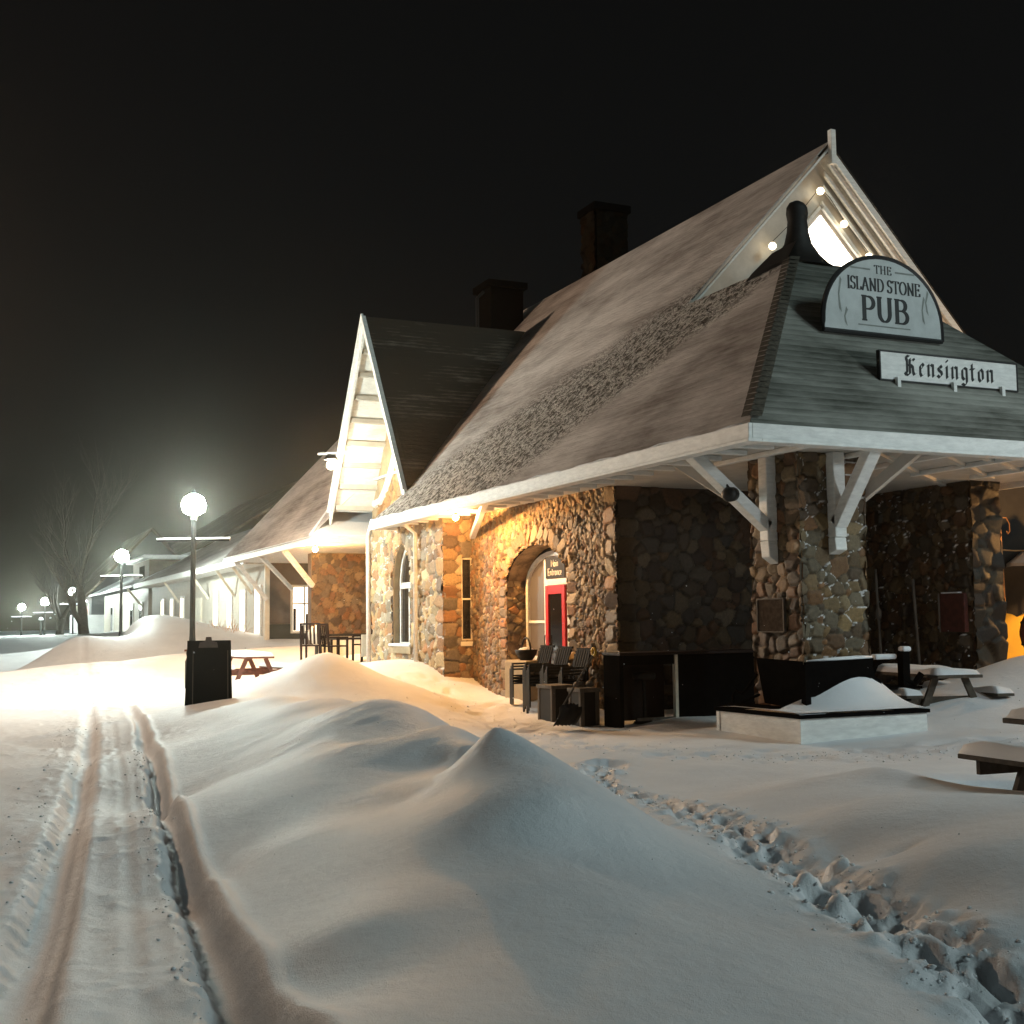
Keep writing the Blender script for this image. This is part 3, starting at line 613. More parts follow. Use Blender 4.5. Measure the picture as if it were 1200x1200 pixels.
# --- roofs
th = .03; DX0, DX1, DY = 12.30, 13.40, 15.92; ZD = zr(DX0); XR, ZR, YG = 15.72, zr(15.72), 19.0
m_ = MB().slab([(9.14,12.76,zr(9.14)+.05),(9.14,27.95,zr(9.14)+.05),(9.75,27.25,zr(9.75)+.05),(10.95,27.95,zr(10.95)+.05),(10.95,32.65,zr(10.95)+.05),(9.75,33.35,zr(9.75)+.05),(9.14,33.5,zr(9.14)+.05),(9.14,45.3,zr(9.14)+.05),(XR,45.3,ZR+.05),(XR,YG,ZR+.05),(DX0,YG,ZD+.05),(DX0,DY,ZD+.05)], th)
roof = obj('roof', m_, 'roof_windward', st, label='long roof slope with wind packed snow facing the track')
m_ = MB().slab([(9.145,12.755,ZE+.0),(DX0+.004,DY-.004,ZD+.045),(DX1,DY-.004,ZD+.045),(16.95,12.755,ZE+.0)], th); rf_front = obj('roof', m_, 'roof_front', st, label='dark shingled porch roof slope carrying both signs')
m_ = MB().slab([(DX1+.01,DY,ZD+.03),(DX1+.01,YG+.5,ZD+.03),(16.96,YG+.5,ZE),(16.96,12.77,ZE)], th); m_.slab([(DX0+.01,DY+.01,ZD+.03),(DX1,DY+.01,ZD+.03),(DX1,YG+.3,ZD+.03),(DX0+.01,YG+.3,ZD+.03)], th)
obj('roof', m_, 'roof_front', st)
m_ = MB().slab([(XR+.01,YG,ZR+.04),(XR+.01,45.3,ZR+.04),(22.24,45.3,ZE+.04),(22.24,YG,ZE+.04)], th); obj('roof', m_, 'roof_lee', st)
# hip cap: overlapping narrow shingles
hc = MB(); n = 34; p0 = Vector((9.17,12.79,ZE+.06)); p1 = Vector((DX0+.02,DY+.02,ZD+.08)); dv = p1-p0; sd = Vector((1,-1,0)).normalized()
for k in range(n):
    a = p0+dv*(k/n); b_ = p0+dv*((k+1.25)/n); lift = Vector((0,0,.045)); w2 = .19
    e1 = Vector((-w2*.7, w2*.7, -.02)); e2 = Vector((w2*.7, -w2*.7, -.02))
    # each saddle folds over the hip
    drop1 = Vector((0, w2*1.0, 0)); drop2 = Vector((w2*1.0, 0, 0))
    hc.add([a+lift, b_+lift*.35, b_+drop1+Vector((0,0,.03)), a+drop1+Vector((0,0,.05)), b_+drop2+Vector((0,0,.03)), a+drop2+Vector((0,0,.05))], [(0,1,2,3),(0,5,4,1)])
obj('hip_cap', hc, 'hip_shingle', st, label='narrow overlapping shingles capping the porch hip')
# finial: flared dark metal saddle
fn = MB(); cx_, cy_ = 12.80, 16.35; secs = [(0,.60,.52),(.10,.46,.40),(.25,.34,.28),(.45,.24,.20),(.65,.19,.16),(.85,.17,.14),(.98,.19,.16),(1.08,.18,.15),(1.16,.13,.10),(1.20,.04,.04)]
o_ = len(fn.v)
for dz, hx, hy in secs:
    for k in range(16):
        t = 2*math.pi*k/16; p_ = 3.0 if dz < .3 else 2.2; cc, ss = math.cos(t), math.sin(t); q = (abs(cc)**p_+abs(ss)**p_)**(-1/p_); fn.v.append((cx_+hx*cc*q, cy_+hy*ss*q, ZD+.02+dz))
for i in range(len(secs)-1):
    for k in range(16): fn.f.append((i*16+k, i*16+(k+1) % 16, (i+1)*16+(k+1) % 16, (i+1)*16+k))
fn.f.append(tuple(range((len(secs)-1)*16, len(secs)*16)))
# sweeping wing laid down the windward slope
fn.add([(12.22,15.95,zr(12.22)+.08),(12.15,16.95,zr(12.15)+.08),(12.35,17.05,zr(12.35)+.06),(12.45,16.6,zr(12.4)+.25),(12.5,16.0,zr(12.5)+.2)], [(0,1,2,3,4)])
obj('finial', fn, 'charcoal', st, smooth=True, label='black flared finial on the porch roof peak')
# --- main gable facing the camera
gy_ = 19.35
def rake(x, d): return (x, ZR-.12-d-S*abs(x-XR))
gw = MB(); gw.prism([(XR, ZR-.12),(XR-3.9, ZR-.12-3.9*S),(XR-3.9,5.6),(XR+6.4,5.6),(XR+6.4,ZR-.12-6.4*S)], 1, gy_, gy_+.12)
gwall = obj('gable_wall', gw, 'soffit_paint', st, label='boarded gable above the porch roof')
tw = MB(); tw.prism([(XR, 9.72),(XR-1.55, 9.72-1.62),(XR+1.55, 9.72-1.62)], 1, gy_-.012, gy_-.004); gwin = obj('gable_window', tw, 'window_lit', st, label='glowing triangular window in the gable')
fr = MB(); fr.bar((XR+.04,gy_-.04,9.86),(XR+1.75,gy_-.04,8.07),.06,.07,(0,1,0)); fr.bar((XR-.04,gy_-.04,9.86),(XR-1.75,gy_-.04,8.07),.06,.07,(0,1,0)); obj('window_frame', fr, 'white_paint', gwin)
bb = MB()
for side in (-1, 1):
    L_ = 3.25 if side < 0 else 6.4
    def board(d0, d1, y0, y1):
        bb.prism([(XR, ZR-.055-d0),(XR+side*L_, ZR-.055-d0-S*L_),(XR+side*L_, ZR-.055-d1-S*L_),(XR, ZR-.055-d1)], 1, y0, y1)
    board(.0, .20 if side > 0 else .06, YG-.03, YG+.03)
    if side > 0: board(.21, .34, YG+.04, YG+.10); board(.45,.56, YG+.14, YG+.20); board(.72,.80, YG+.2, YG+.26); board(1.02,1.08, YG+.27, YG+.33)
    board(.13, .19, YG+.031, gy_-.002) if side > 0 else None
obj('bargeboard', bb, 'white_paint', st, label='stepped white boards along the gable edge')
obj('finial_post', MB().box((XR-.06,YG-.14,ZR-.45),(XR+.06,YG-.03,ZR+.25)), 'white_paint', st, bevel=.01)
# --- porch brackets
def bracket(face, c, flip=1):
    m1 = MB(); m2 = MB()
    if face == 'x':      # post on the pillar's track face, strut reaching out to the eaves (-X)
        x = PX0-.07; y = c
        m1.box((x-.15,y-.10,2.78),(x+.02,y+.10,4.0)); m1.prism([(x-.13,2.55),(x+.02,2.45),(x+.02,2.779),(x-.15,2.779)][::-1], 1, y-.10, y+.10)
        m2.bar((x-.10,y,2.98),(9.36,y,4.0),.16,.20,(0,1,0))
    else:
        x = c; y = PY0-.07
        m1.box((x-.10,y-.15,2.80),(x+.10,y+.02,4.0)); m1.prism([(y-.15,2.62),(y-.13,2.799),(y+.02,2.799),(y+.02,2.56)], 0, x-.10, x+.10)
        m2.bar((x,y-.10,2.98),(x,12.98,4.0),.16,.20,(1,0,0))
    b_ = obj('bracket', m1, 'white_paint', st, bevel=.015, label='white timber bracket on the stone pillar'); pieces('strut', m2, 'white_paint', b_, bevel=.012); return b_
bracket('x', 14.5); bracket('y', 11.33)
# rear struts from the far corners of the pillar
m2 = MB(); m2.bar((10.75,15.0,3.25),(9.8,15.55,4.0),.10,.13,(0,0,1)); m2.bar((11.92,14.3,3.25),(12.35,13.3,4.0),.12,.15,(0,0,1)); pieces('strut', m2, 'soffit_paint', st)
# brackets under the long eaves by the bay
m2 = MB(); m2.bar((10.40,24.8,3.55),(9.34,21.6,4.0),.12,.12); pieces('strut', m2, 'white_paint', st, bevel=.01)
# --- downpipes
m2 = MB().tube([(9.45,26.45,4.0),(9.45,26.45,3.9),(9.68,26.45,3.72),(9.68,26.45,.2)], .05, 8); obj('downpipe', m2, 'white_paint', st, smooth=True)
m2 = MB().tube([(9.75,29.75,4.3),(9.70,29.95,3.9),(9.72,30.0,.6)], .06, 8); obj('downpipe', m2, 'white_paint', st, smooth=True)
# --- cross gable over the bay
AX, AY, AZ = 9.75, 30.3, 9.66; SY = (AZ-4.85)/3.1
def cz(y): return AZ-SY*abs(y-AY)
xi = 9.2+(AZ-ZE)/S
m_ = MB().slab([(AX,AY,AZ),(xi,AY,AZ),(9.9,27.2,4.87),(AX,27.2,4.85)], .05); obj('roof', m_, 'roof_lee', st, label='steep dark slope of the cross gable')
m_ = MB().slab([(AX,AY,AZ),(xi,AY,AZ),(9.9,33.4,4.87),(AX,33.4,4.85)], .05); obj('roof', m_, 'roof_lee', st)
sfm = MB()      # white boarded underside of both slopes
sfm.slab([(AX+.01,AY,AZ-.07),(10.9,AY,AZ-.07),(10.9,33.35,cz(33.35)-.07),(AX+.01,33.35,cz(33.35)-.07)], .03); sfm.slab([(AX+.01,AY,AZ-.07),(10.9,AY,AZ-.07),(10.9,27.25,cz(27.25)-.07),(AX+.01,27.25,cz(27.25)-.07)], .03)
obj('gable_soffit', sfm, 'white_paint', st)
pl_ = MB()
for k in range(8):
    yy = AY+.42+k*.36; z_ = cz(yy)-.17
    pl_.bar((AX+.06,yy,z_),(10.9,yy,z_),.13,.13)
pieces('purlin', pl_, 'soffit_paint', st, bevel=.012)
bb = MB()
for sd_ in (1, -1):
    bb.prism([(AY,AZ+.02),(AY+sd_*3.12,4.84),(AY+sd_*3.12,4.46),(AY,AZ-.42)], 0, AX-.07, AX-.005)
    bb.prism([(AY,AZ+.07),(AY+sd_*3.15,4.88),(AY+sd_*3.15,4.80),(AY,AZ-.02)], 0, AX-.13, AX-.071)
obj('bargeboard', bb, 'white_paint', st, label='white boards edging the cross gable')
gw = MB().prism([(AY,AZ-.12),(AY+3.0,cz(AY+3.0)),(AY+3.0,4.0),(AY-3.0,4.0),(AY-3.0,cz(AY-3.0))], 0, 10.9, 11.0); obj('gable_wall', gw, 'tan_plaster', st)
tr = MB(); tr.bar((10.86,AY-.9,8.0),(10.86,AY-2.4,5.4),.06,.16,(1,0,0)); tr.bar((10.86,AY+.2,7.6),(10.86,AY-1.2,5.3),.05,.12,(1,0,0)); tr.bar((10.86,AY-2.7,5.7),(10.86,AY+2.7,5.7),.06,.18,(1,0,0)); tr.bar((10.84,AY,9.2),(10.84,AY,5.4),.05,.16,(1,0,0))
tr.tube([(10.8,32.7,5.0),(10.8,32.2,5.05),(10.8,31.8,5.28),(10.8,31.3,5.75),(10.8,30.9,6.25),(10.8,30.5,6.42),(10.8,29.6,6.5)], .11, 8)
pieces('gable_timber', tr, 'white_paint', st)
seeds = stone_seeds(3.0, 2.4, .06, .12, (1,1), 0, (), .3, 3000, None, RS)
def curve_hole(cu, cv): y = 32.6-cu; return cv > .75+1.5/(1+np.exp((y-31.3)*3.0))
stone_panel('wall', st, (10.84, 32.6, 4.2), (0,-1,0), 3.0, 2.4, seeds, .05, .028, curve_hole, rs=RS, tint=(1.1,1.1,1.0), label='stone field under the curved trim of the cross gable')
# snow covered pent roof below the gable and the far eaves
m_ = MB().slab([(9.14,33.15,4.16),(9.14,33.55,4.2),(10.9,35.6,6.0),(12.6,35.6,6.0),(12.6,33.15,4.16)], .06); obj('roof', m_, 'snow_soft', st, label='snow covered pent roof at the foot of the cross gable')
fa = MB(); fa.box((9.14,33.1,3.92),(9.22,45.3,4.14)); obj('fascia', fa, 'white_paint', st); fa = MB(); fa.box((9.23,33.1,3.92),(12.6,33.18,4.14)); obj('fascia', fa, 'white_paint', st)
sf = MB(); sf.box((9.24,33.2,3.95),(12.5,44.4,4.0)); obj('soffit', sf, 'white_paint', st)
seeds = stone_seeds(2.3, 4.0, .06, .13, (1,1), 0, (), .3, 3000, None, RS)
stone_panel('wall', st, (10.45, 38.0, 0), (1,0,0), 2.3, 4.0, seeds, .02, .035, None, rs=RS, tint=(1.1,1.0,.9), dark=.5, label='orange lit far wall beneath the second porch')
m_ = MB().box((10.46,38.12,0),(12.7,38.5,3.95)); obj('wall_core', m_, 'grey_siding', st)
core = MB(); core.box((XW+.47,YC+.03,0),(20.5,33.0,4.4)); core.box((12.76,33.01,0),(20.5,44.4,4.4)); obj('wall_core', core, 'charcoal', st); core = MB().box((BX+.52,BY0+.35,0),(XW+.46,BY1-.03,4.0)); obj('wall_core', core, 'charcoal', st)
core = MB().box((15.93,YC-2.67,0),(16.47,YC-.01,4.0)); obj('wall_core', core, 'charcoal', st)
core = MB().box((PX0+.03,PY0+.03,0),(PX1-.03,PY1-.03,4.0)); obj('core', core, 'jamb_stone', pier)
# brackets of the far porch
m2 = MB(); m2.bar((10.4,37.7,2.9),(9.32,37.0,3.95),.12,.14); m2.bar((10.4,43.8,2.6),(9.3,43.8,3.95),.14,.14); m2.bar((10.6,41.0,2.9),(9.4,40.4,3.95),.10,.12); pieces('strut', m2, 'white_paint', st)
# --- chimneys
ch = bpy.data.objects.new('chimney', None); COL.objects.link(ch); ch.parent = st; ch.location = Vector((16.7,30.6,9))-Vector((13,22,0)); ch['label'] = 'tall fieldstone chimney behind the ridge, night shade in the stone colour'
for org, ud in (((16.45,30,9.5),(1,0,0)), ((16.45,30.8,9.5),(0,-1,0))):
    seeds = stone_seeds(1.0, 4.0, .08, .15, (1,1), 0, (), .3, 2000, None, RS); stone_panel('stone_face', ch, org, ud, 1.0 if ud[0] else .8, 3.95, seeds, .07, .04, None, rs=RS, dark=.05)  # stone colour cut to near black: night shade painted in
unlit_mat = MATS['fieldstone'].copy(); unlit_mat.name = 'unlit_stone'; unlit_mat.node_tree.nodes['Principled BSDF'].inputs['Specular IOR Level'].default_value = 0  # no gloss, so lamps leave the darkened stone unlit
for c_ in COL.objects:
    if c_.parent is ch: c_.data.materials[0] = unlit_mat
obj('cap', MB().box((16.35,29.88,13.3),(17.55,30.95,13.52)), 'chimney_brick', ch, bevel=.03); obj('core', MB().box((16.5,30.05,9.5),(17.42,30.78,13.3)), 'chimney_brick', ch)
m_ = MB().box((14.05,32.0,9.0),(15.1,33.0,11.35)); m_.box((13.95,31.9,11.35),(15.2,33.1,11.55)); obj('chimney', m_, 'chimney_brick', st, bevel=.02, label='short brick chimney beyond the cross gable')
obj('vent_pipe', MB().tube([(13.55,31.8,9.3),(13.55,31.8,10.9),(13.75,31.8,11.1)], .05, 6), 'dark_metal', st)

# ------------------------------------------------------------------ lettering
def ribbon(mb, pts, width, o, ux, uz, nrm, lift, nib=None, thin=.3):
    """flat stroke: width varies with direction (upright pen) or a fixed slanted nib"""
    P = [Vector((p[0], p[1])) for p in pts]; L_, R_ = [], []
    for i, p in enumerate(P):
        d = (P[min(i+1, len(P)-1)]-P[max(i-1, 0)]); d = d.normalized() if d.length else Vector((0,1))
        if nib is not None: n_ = Vector((math.cos(nib), math.sin(nib)))*width/2
        else: n_ = Vector((-d.y, d.x))*(width/2*(thin+(1-thin)*abs(d.y)))
        L_.append(p+n_); R_.append(p-n_)
    W = lambda q, h: tuple(Vector(o)+Vector(ux)*q.x+Vector(uz)*q.y+Vector(nrm)*h)
    for i in range(len(P)-1):
        q = [L_[i], L_[i+1], R_[i+1], R_[i]]; mb.add([W(a, 0) for a in q]+[W(a, lift) for a in q], [(0,1,2,3),(4,5,6,7),(0,1,5,4),(1,2,6,5),(2,3,7,6),(3,0,4,7)])
def arc(cx, cy, rx_, ry, a0, a1, n=10): return [(cx+rx_*math.cos(R(a0+(a1-a0)*k/n)), cy+ry*math.sin(R(a0+(a1-a0)*k/n))) for k in range(n+1)]
# serif capitals: (advance, strokes)
def sv(x, y0=0, y1=1): return [[(x,y0),(x,y1)], [(x-.13,y0+.015),(x+.13,y0+.015)], [(x-.13,y1-.015),(x+.13,y1-.015)]]
CAP = {
 'T': (.78, [[(.39,0),(.39,1)],[(.26,.015),(.52,.015)],[(.04,.97),(.74,.97)],[(.05,.80),(.05,.98)],[(.73,.80),(.73,.98)]]),
 'H': (.88, sv(.16)+sv(.70)+[[(.16,.52),(.70,.52)]]),
 'E': (.70, sv(.16)+[[(.16,.975),(.60,.975)],[(.16,.52),(.50,.52)],[(.16,.025),(.62,.025)],[(.61,.78),(.61,.98)],[(.63,.02),(.63,.24)],[(.50,.42),(.50,.62)]]),
 'I': (.36, sv(.18)),
 'S': (.62, [[(.53,.78),(.53,.97)], arc(.30,.745,.21,.235,40,270,12)[0:13]+arc(.30,.265,.23,.245,90,-150,12), [(.07,.03),(.07,.26)]]),
 'L': (.66, sv(.16)+[[(.16,.025),(.58,.025)],[(.59,.02),(.59,.26)]]),
 'A': (.84, [[(.08,.0),(.42,1)],[(.42,1),(.74,0)],[(.20,.34),(.62,.34)],[(.0,.015),(.2,.015)],[(.62,.015),(.86,.015)]]),
 'N': (.90, [[(.18,0),(.18,1)],[(.06,.015),(.30,.015)],[(.10,.99),(.72,.02)],[(.73,0),(.73,1)],[(.61,.985),(.85,.985)]]),
 'D': (.86, sv(.16)+[[(.16,.97),(.38,.97)]+arc(.38,.5,.38,.47,90,-90,14)+[(.16,.03)]]),
 'O': (.92, [arc(.46,.5,.38,.49,0,360,24)]),
 'P': (.72, sv(.16)+[[(.16,.97),(.36,.97)]+arc(.36,.72,.27,.25,90,-90,12)+[(.16,.47)]]),
 'U': (.88, [[(.17,1),(.17,.34)]+arc(.43,.34,.26,.32,180,360,12)+[(.69,1)],[(.04,.985),(.30,.985)],[(.58,.985),(.82,.985)]]),
 'B': (.78, sv(.16)+[[(.16,.97),(.38,.97)]+arc(.38,.75,.22,.22,90,-90,10)+[(.16,.53)],[(.38,.53)]+arc(.40,.275,.28,.255,90,-90,12)+[(.16,.02)]]),
}
def caps(mb, text, hgt, x, z, pen, F, gap=.08, sx=1.0):
    o, ux, uz, nrm = F; cx = x; k = 0
    for chh in text:
        if chh == ' ': cx += .35*hgt*sx; continue
        adv, strokes = CAP[chh]
        for s_ in strokes:
            k += 1; ribbon(mb, [(cx+p[0]*hgt*sx, z+p[1]*hgt) for p in s_], pen, o, ux, uz, nrm, .003+.0002*(k % 7), None, .34)
        cx += (adv+gap)*hgt*sx
    return cx-x
def caps_w(text, hgt, gap=.08, sx=1.0): return sum((.35 if c == ' ' else CAP[c][0]+gap)*hgt*sx for c in text)
# blackletter lower case drawn with a slanted nib
mi = lambda x, t=.60: [[(x-.07,t-.07),(x,t+.01),(x+.01,t-.06),(x,.10),(x+.02,.02),(x+.09,.09)]]
BL = {
 'K': (.80, [[(.14,.92),(.12,.80),(.17,.72),(.17,.12),(.10,.02),(.26,.0)],[(.02,.84),(.14,.94),(.30,.90),(.36,.95)],[(.30,.55),(.42,.72),(.56,.82),(.62,.74)],[(.22,.48),(.40,.50),(.52,.40),(.54,.16),(.60,.03),(.72,.10)],[(.34,.06),(.34,.80)],[(.02,.12),(.10,.02)]]),
 'e': (.44, [[(.12,.50),(.12,.12),(.20,.0),(.36,.10)],[(.12,.50),(.24,.63),(.34,.52),(.14,.30)]]),
 'n': (.58, mi(.14)+mi(.42)+[[(.14,.50),(.30,.62),(.42,.56)]]),
 's': (.46, [[(.34,.50),(.26,.62),(.12,.50),(.16,.38),(.32,.28),(.34,.14),(.20,.01),(.06,.12)]]),
 'i': (.30, mi(.14)+[[(.12,.84),(.16,.90),(.20,.84)],[(.13,.80),(.17,.86)]]),
 'g': (.56, [[(.14,.52),(.14,.14),(.24,.02),(.40,.12)],[(.14,.52),(.26,.62),(.42,.56),(.42,-.10),(.30,-.26),(.10,-.18)]]),
 't': (.40, [[(.16,.84),(.16,.12),(.22,.01),(.34,.10)],[(.02,.58),(.32,.60)]]),
 'o': (.52, [[(.14,.52),(.14,.12),(.24,.0),(.40,.12)],[(.14,.52),(.28,.63),(.40,.50),(.40,.12)]]),
}
def black(mb, text, hgt, x, z, pen, F, gap=.06):
    o, ux, uz, nrm = F; cx = x; k = 0
    for chh in text:
        adv, strokes = BL[chh]
        for s_ in strokes:
            k += 1; ribbon(mb, [(cx+p[0]*hgt, z+p[1]*hgt) for p in s_], pen, o, ux, uz, nrm, .003+.0002*(k % 7), R(38))
        cx += (adv+gap)*hgt
def black_w(text, hgt, gap=.06): return sum((BL[c][0]+gap)*hgt for c in text)

# --- round-topped pub sign on the porch roof
PYs = 14.35; ps = thing('pub_sign', 'half round white pub sign with black rim standing on the porch roof', 'sign', (12.83, PYs, 5.95))
w2 = 1.14; zb, zt = 5.92, 7.12; cxs = 12.80
def dome(k, n=28): t = math.pi*k/n; return (cxs+w2*math.cos(t), zb+.12+(zt-zb-.12)*math.sin(t)**.92 if 0 < k < n else zb+.12)
poly = [(cxs+w2, zb)]+[dome(k) for k in range(29)]+[(cxs-w2, zb)]
fc = MB().prism(poly, 1, PYs, PYs+.05); obj('board', fc, 'sign_face', ps)
rim = MB(); pts = [(p[0], PYs+.02, p[1]) for p in poly]; rim.tube(pts+[pts[0]], .038, 6); obj('rim', rim, 'sign_black', ps)
Fp = ((0, PYs-.001, 0), (1,0,0), (0,0,1), (0,-1,0))
tx = MB(); w_ = caps_w('THE', .13, .10); caps(tx, 'THE', .13, cxs-w_/2+.01, 6.86, .022, Fp, .10)
w_ = caps_w('ISLAND STONE', .20, .03, .80); caps(tx, 'ISLAND STONE', .20, cxs-w_/2+.02, 6.58, .033, Fp, .03, .80)
w_ = caps_w('PUB', .38, .03); caps(tx, 'PUB', .38, cxs-w_/2+.03, 6.12, .075, Fp, .03)
obj('lettering', tx, 'sign_black', ps); ln = MB(); ln.box((cxs-.62,PYs-.004,6.90),(cxs-.24,PYs-.001,6.925)); ln.box((cxs+.24,PYs-.004,6.90),(cxs+.62,PYs-.001,6.925)); ln.box((cxs-.5,PYs-.004,6.04),(cxs+.5,PYs-.001,6.06)); simple('sign_grey', (.22,.24,.22), .6); pieces('rule', ln, 'sign_grey', ps)
stn = MB()
for xx, za, zb2 in ((-.82,6.75,6.2),(.86,6.7,6.3),(-.72,6.3,6.0),(.78,6.6,6.15)): stn.add([(cxs+xx,PYs-.0035,za),(cxs+xx+.03,PYs-.0035,za-.05),(cxs+xx-.02,PYs-.0035,(za+zb2)/2),(cxs+xx+.015,PYs-.0035,zb2),(cxs+xx-.03,PYs-.0035,zb2+.06),(cxs+xx-.045,PYs-.0035,(za+zb2)/2)], [(0,1,2,3,4,5)])
pieces('rust_streak', stn, 'sign_grey', ps)
lg = MB()
for xx in (-.8, 0, .8): lg.bar((cxs+xx,PYs+.08,6.1),(cxs+xx,PYs+.55,6.0),.05,.05)
pieces('stay', lg, 'dark_metal', ps)
# --- station name board
KY = 13.6; ks = thing('station_name_sign', 'long white name board in blackletter standing low on the porch roof', 'sign', (13.34, KY, 5.0))
x0, x1, z0, z1 = 12.03, 14.64, 5.065, 5.46
obj('board', MB().box((x0,KY,z0),(x1,KY+.05,z1)), 'white_paint', ks); rim = MB(); t = .022
rim.box((x0-t,KY-.01,z0-t),(x1+t,KY+.06,z0-.001)); rim.box((x0-t,KY-.01,z1+.001),(x1+t,KY+.06,z1+t)); rim.box((x0-t,KY-.01,z0),(x0-.001,KY+.06,z1)); rim.box((x1+.001,KY-.01,z0),(x1+t,KY+.06,z1)); obj('rim', rim, 'sign_black', ks)
Fk = ((0, KY-.001, 0), (1,0,0), (0,0,1), (0,-1,0)); tx = MB(); w_ = black_w('Kensington', .30); black(tx, 'Kensington', .30, (x0+x1)/2-w_/2, z0+.085, .052, Fk); obj('lettering', tx, 'sign_black', ks)
for xx in (12.3, 13.35, 14.3): obj('leg', MB().box((xx-.03,KY-.07,4.80),(xx+.03,KY-.015,z0+.03)), 'white_paint', ks)
# --- entrance sign over the door
es = thing('entrance_sign', 'dark plate reading main entrance in the arch above the red door', 'sign', (DX, 21.7, 2.5))
g = MB(); yA, yB = 21.24, MY-.08
g.prism([(yA,2.54),(yB,2.54),(yB,2.95),(yA+.4,2.95),(yA,2.84)], 0, DX-.02, DX-.005); obj('plate', g, 'charcoal', es)
def block_text(mb, text, hgt, yc, z, x, pen):
    G = {'M':(.9,[[(.1,0),(.1,1),(.45,.35),(.8,1),(.8,0)]]),'a':(.65,[arc(.3,.3,.2,.3,0,360,10),[(.5,.6),(.5,0)]]),'i':(.3,[[(.12,0),(.12,.6)],[(.12,.8),(.12,.92)]]),'n':(.65,[[(.1,0),(.1,.6)],[(.1,.45),(.25,.6),(.42,.58),(.48,.4),(.48,0)]]),
      'E':(.7,[[(.55,1),(.1,1),(.1,0),(.55,0)],[(.1,.52),(.48,.52)]]),'t':(.45,[[(.18,.9),(.18,.08),(.35,0)],[(.02,.6),(.36,.6)]]),'r':(.45,[[(.1,0),(.1,.6)],[(.1,.42),(.2,.56),(.36,.6)]]),'c':(.55,[arc(.3,.3,.22,.3,50,310,10)]),'e':(.6,[[(.08,.32),(.5,.32)]+arc(.29,.32,.21,.28,0,300,10)])}
    w_ = sum(G[c][0] for c in text)*hgt; cy = yc+w_/2; k = 0
    F = ((x,0,0),(0,-1,0),(0,0,1),(-1,0,0)); cx = -cy
    for c in text:
        for s_ in G[c][1]: k += 1; ribbon(mb, [(cx+p[0]*hgt, z+p[1]*hgt) for p in s_], pen, F[0], F[1], F[2], F[3], .003+.0002*(k % 5), None, .9)
        cx += G[c][0]*hgt
tx = MB(); block_text(tx, 'Main', .13, (yA+yB)/2+.0, 2.76, DX-.022, .022); block_text(tx, 'Entrance', .13, (yA+yB)/2, 2.59, DX-.022, .022); obj('lettering', tx, 'cream_trim', es)

# ------------------------------------------------------------------ lamps
def wall_lamp(name, label, loc, rad, mat, tow, shade=True):
    o = thing(name, label, 'lamp', loc, 0, None)
    x, y, z = loc
    obj('bulb', MB().lathe([(rad*math.sin(t), -rad*math.cos(t)) for t in np.linspace(.15, math.pi-.15, 7)], (x,y,z), 10), mat, o, smooth=True)
    obj('mount', MB().bar((x+tow[0]*rad*1.15,y+tow[1]*rad*1.15,z+tow[2]*rad*1.15), (x+tow[0]*.35,y+tow[1]*.35,z+tow[2]*.35), .05, .05), 'dark_metal', o)
    return o
wall_lamp('eave_lamp', 'bare glowing bulb under the eaves next to the narrow window', (9.22, 22.85, 3.77), .055, 'bulb_warm', (0,0,.5))
wall_lamp('eave_lamp', 'bright warm bulb at the near corner of the far eaves', (9.42, 33.9, 3.80), .07, 'bulb_warm', (0,0,.5))
fl = thing('flood_lamp', 'blinding white floodlight on an arm at the cross gable edge', 'lamp', (9.3, 30.9, 6.0))
obj('bulb', MB().lathe([(.11*math.sin(t), -.11*math.cos(t)) for t in np.linspace(.15, math.pi-.15, 7)], (9.0,30.9,5.80), 10), 'bulb_flood', fl, smooth=True)
obj('arm', MB().bar((8.75,31.2,6.12),(9.9,29.35,6.02),.05,.05), 'white_paint', fl)
obj('lamp_shade', MB().lathe([(.05,.3),(.10,.28),(.20,.14)], (9.0,30.9,5.80), 12), 'dark_metal', fl)
sg = thing('string_lights', 'string of small round bulbs along the gable boards', 'string lights', (XR, YG+.0, 10))
bp = [(15.56,10.12),(16.12,9.52),(16.72,8.92),(14.36,8.86)]
for x, z in bp: obj('bulb', MB().lathe([(.075*math.sin(t), -.075*math.cos(t)) for t in np.linspace(.1, math.pi-.1, 8)], (x,YG+.12,z), 12), 'string_bulb', sg, smooth=True)
obj('wire', MB().tube([(14.36,YG+.12,8.95),(14.9,YG+.12,9.45),(15.56,YG+.12,10.2),(15.8,YG+.12,10.0),(16.12,YG+.12,9.6),(16.72,YG+.12,9.0),(17.6,YG+.12,7.9)], .008, 5), 'dark_metal', sg)

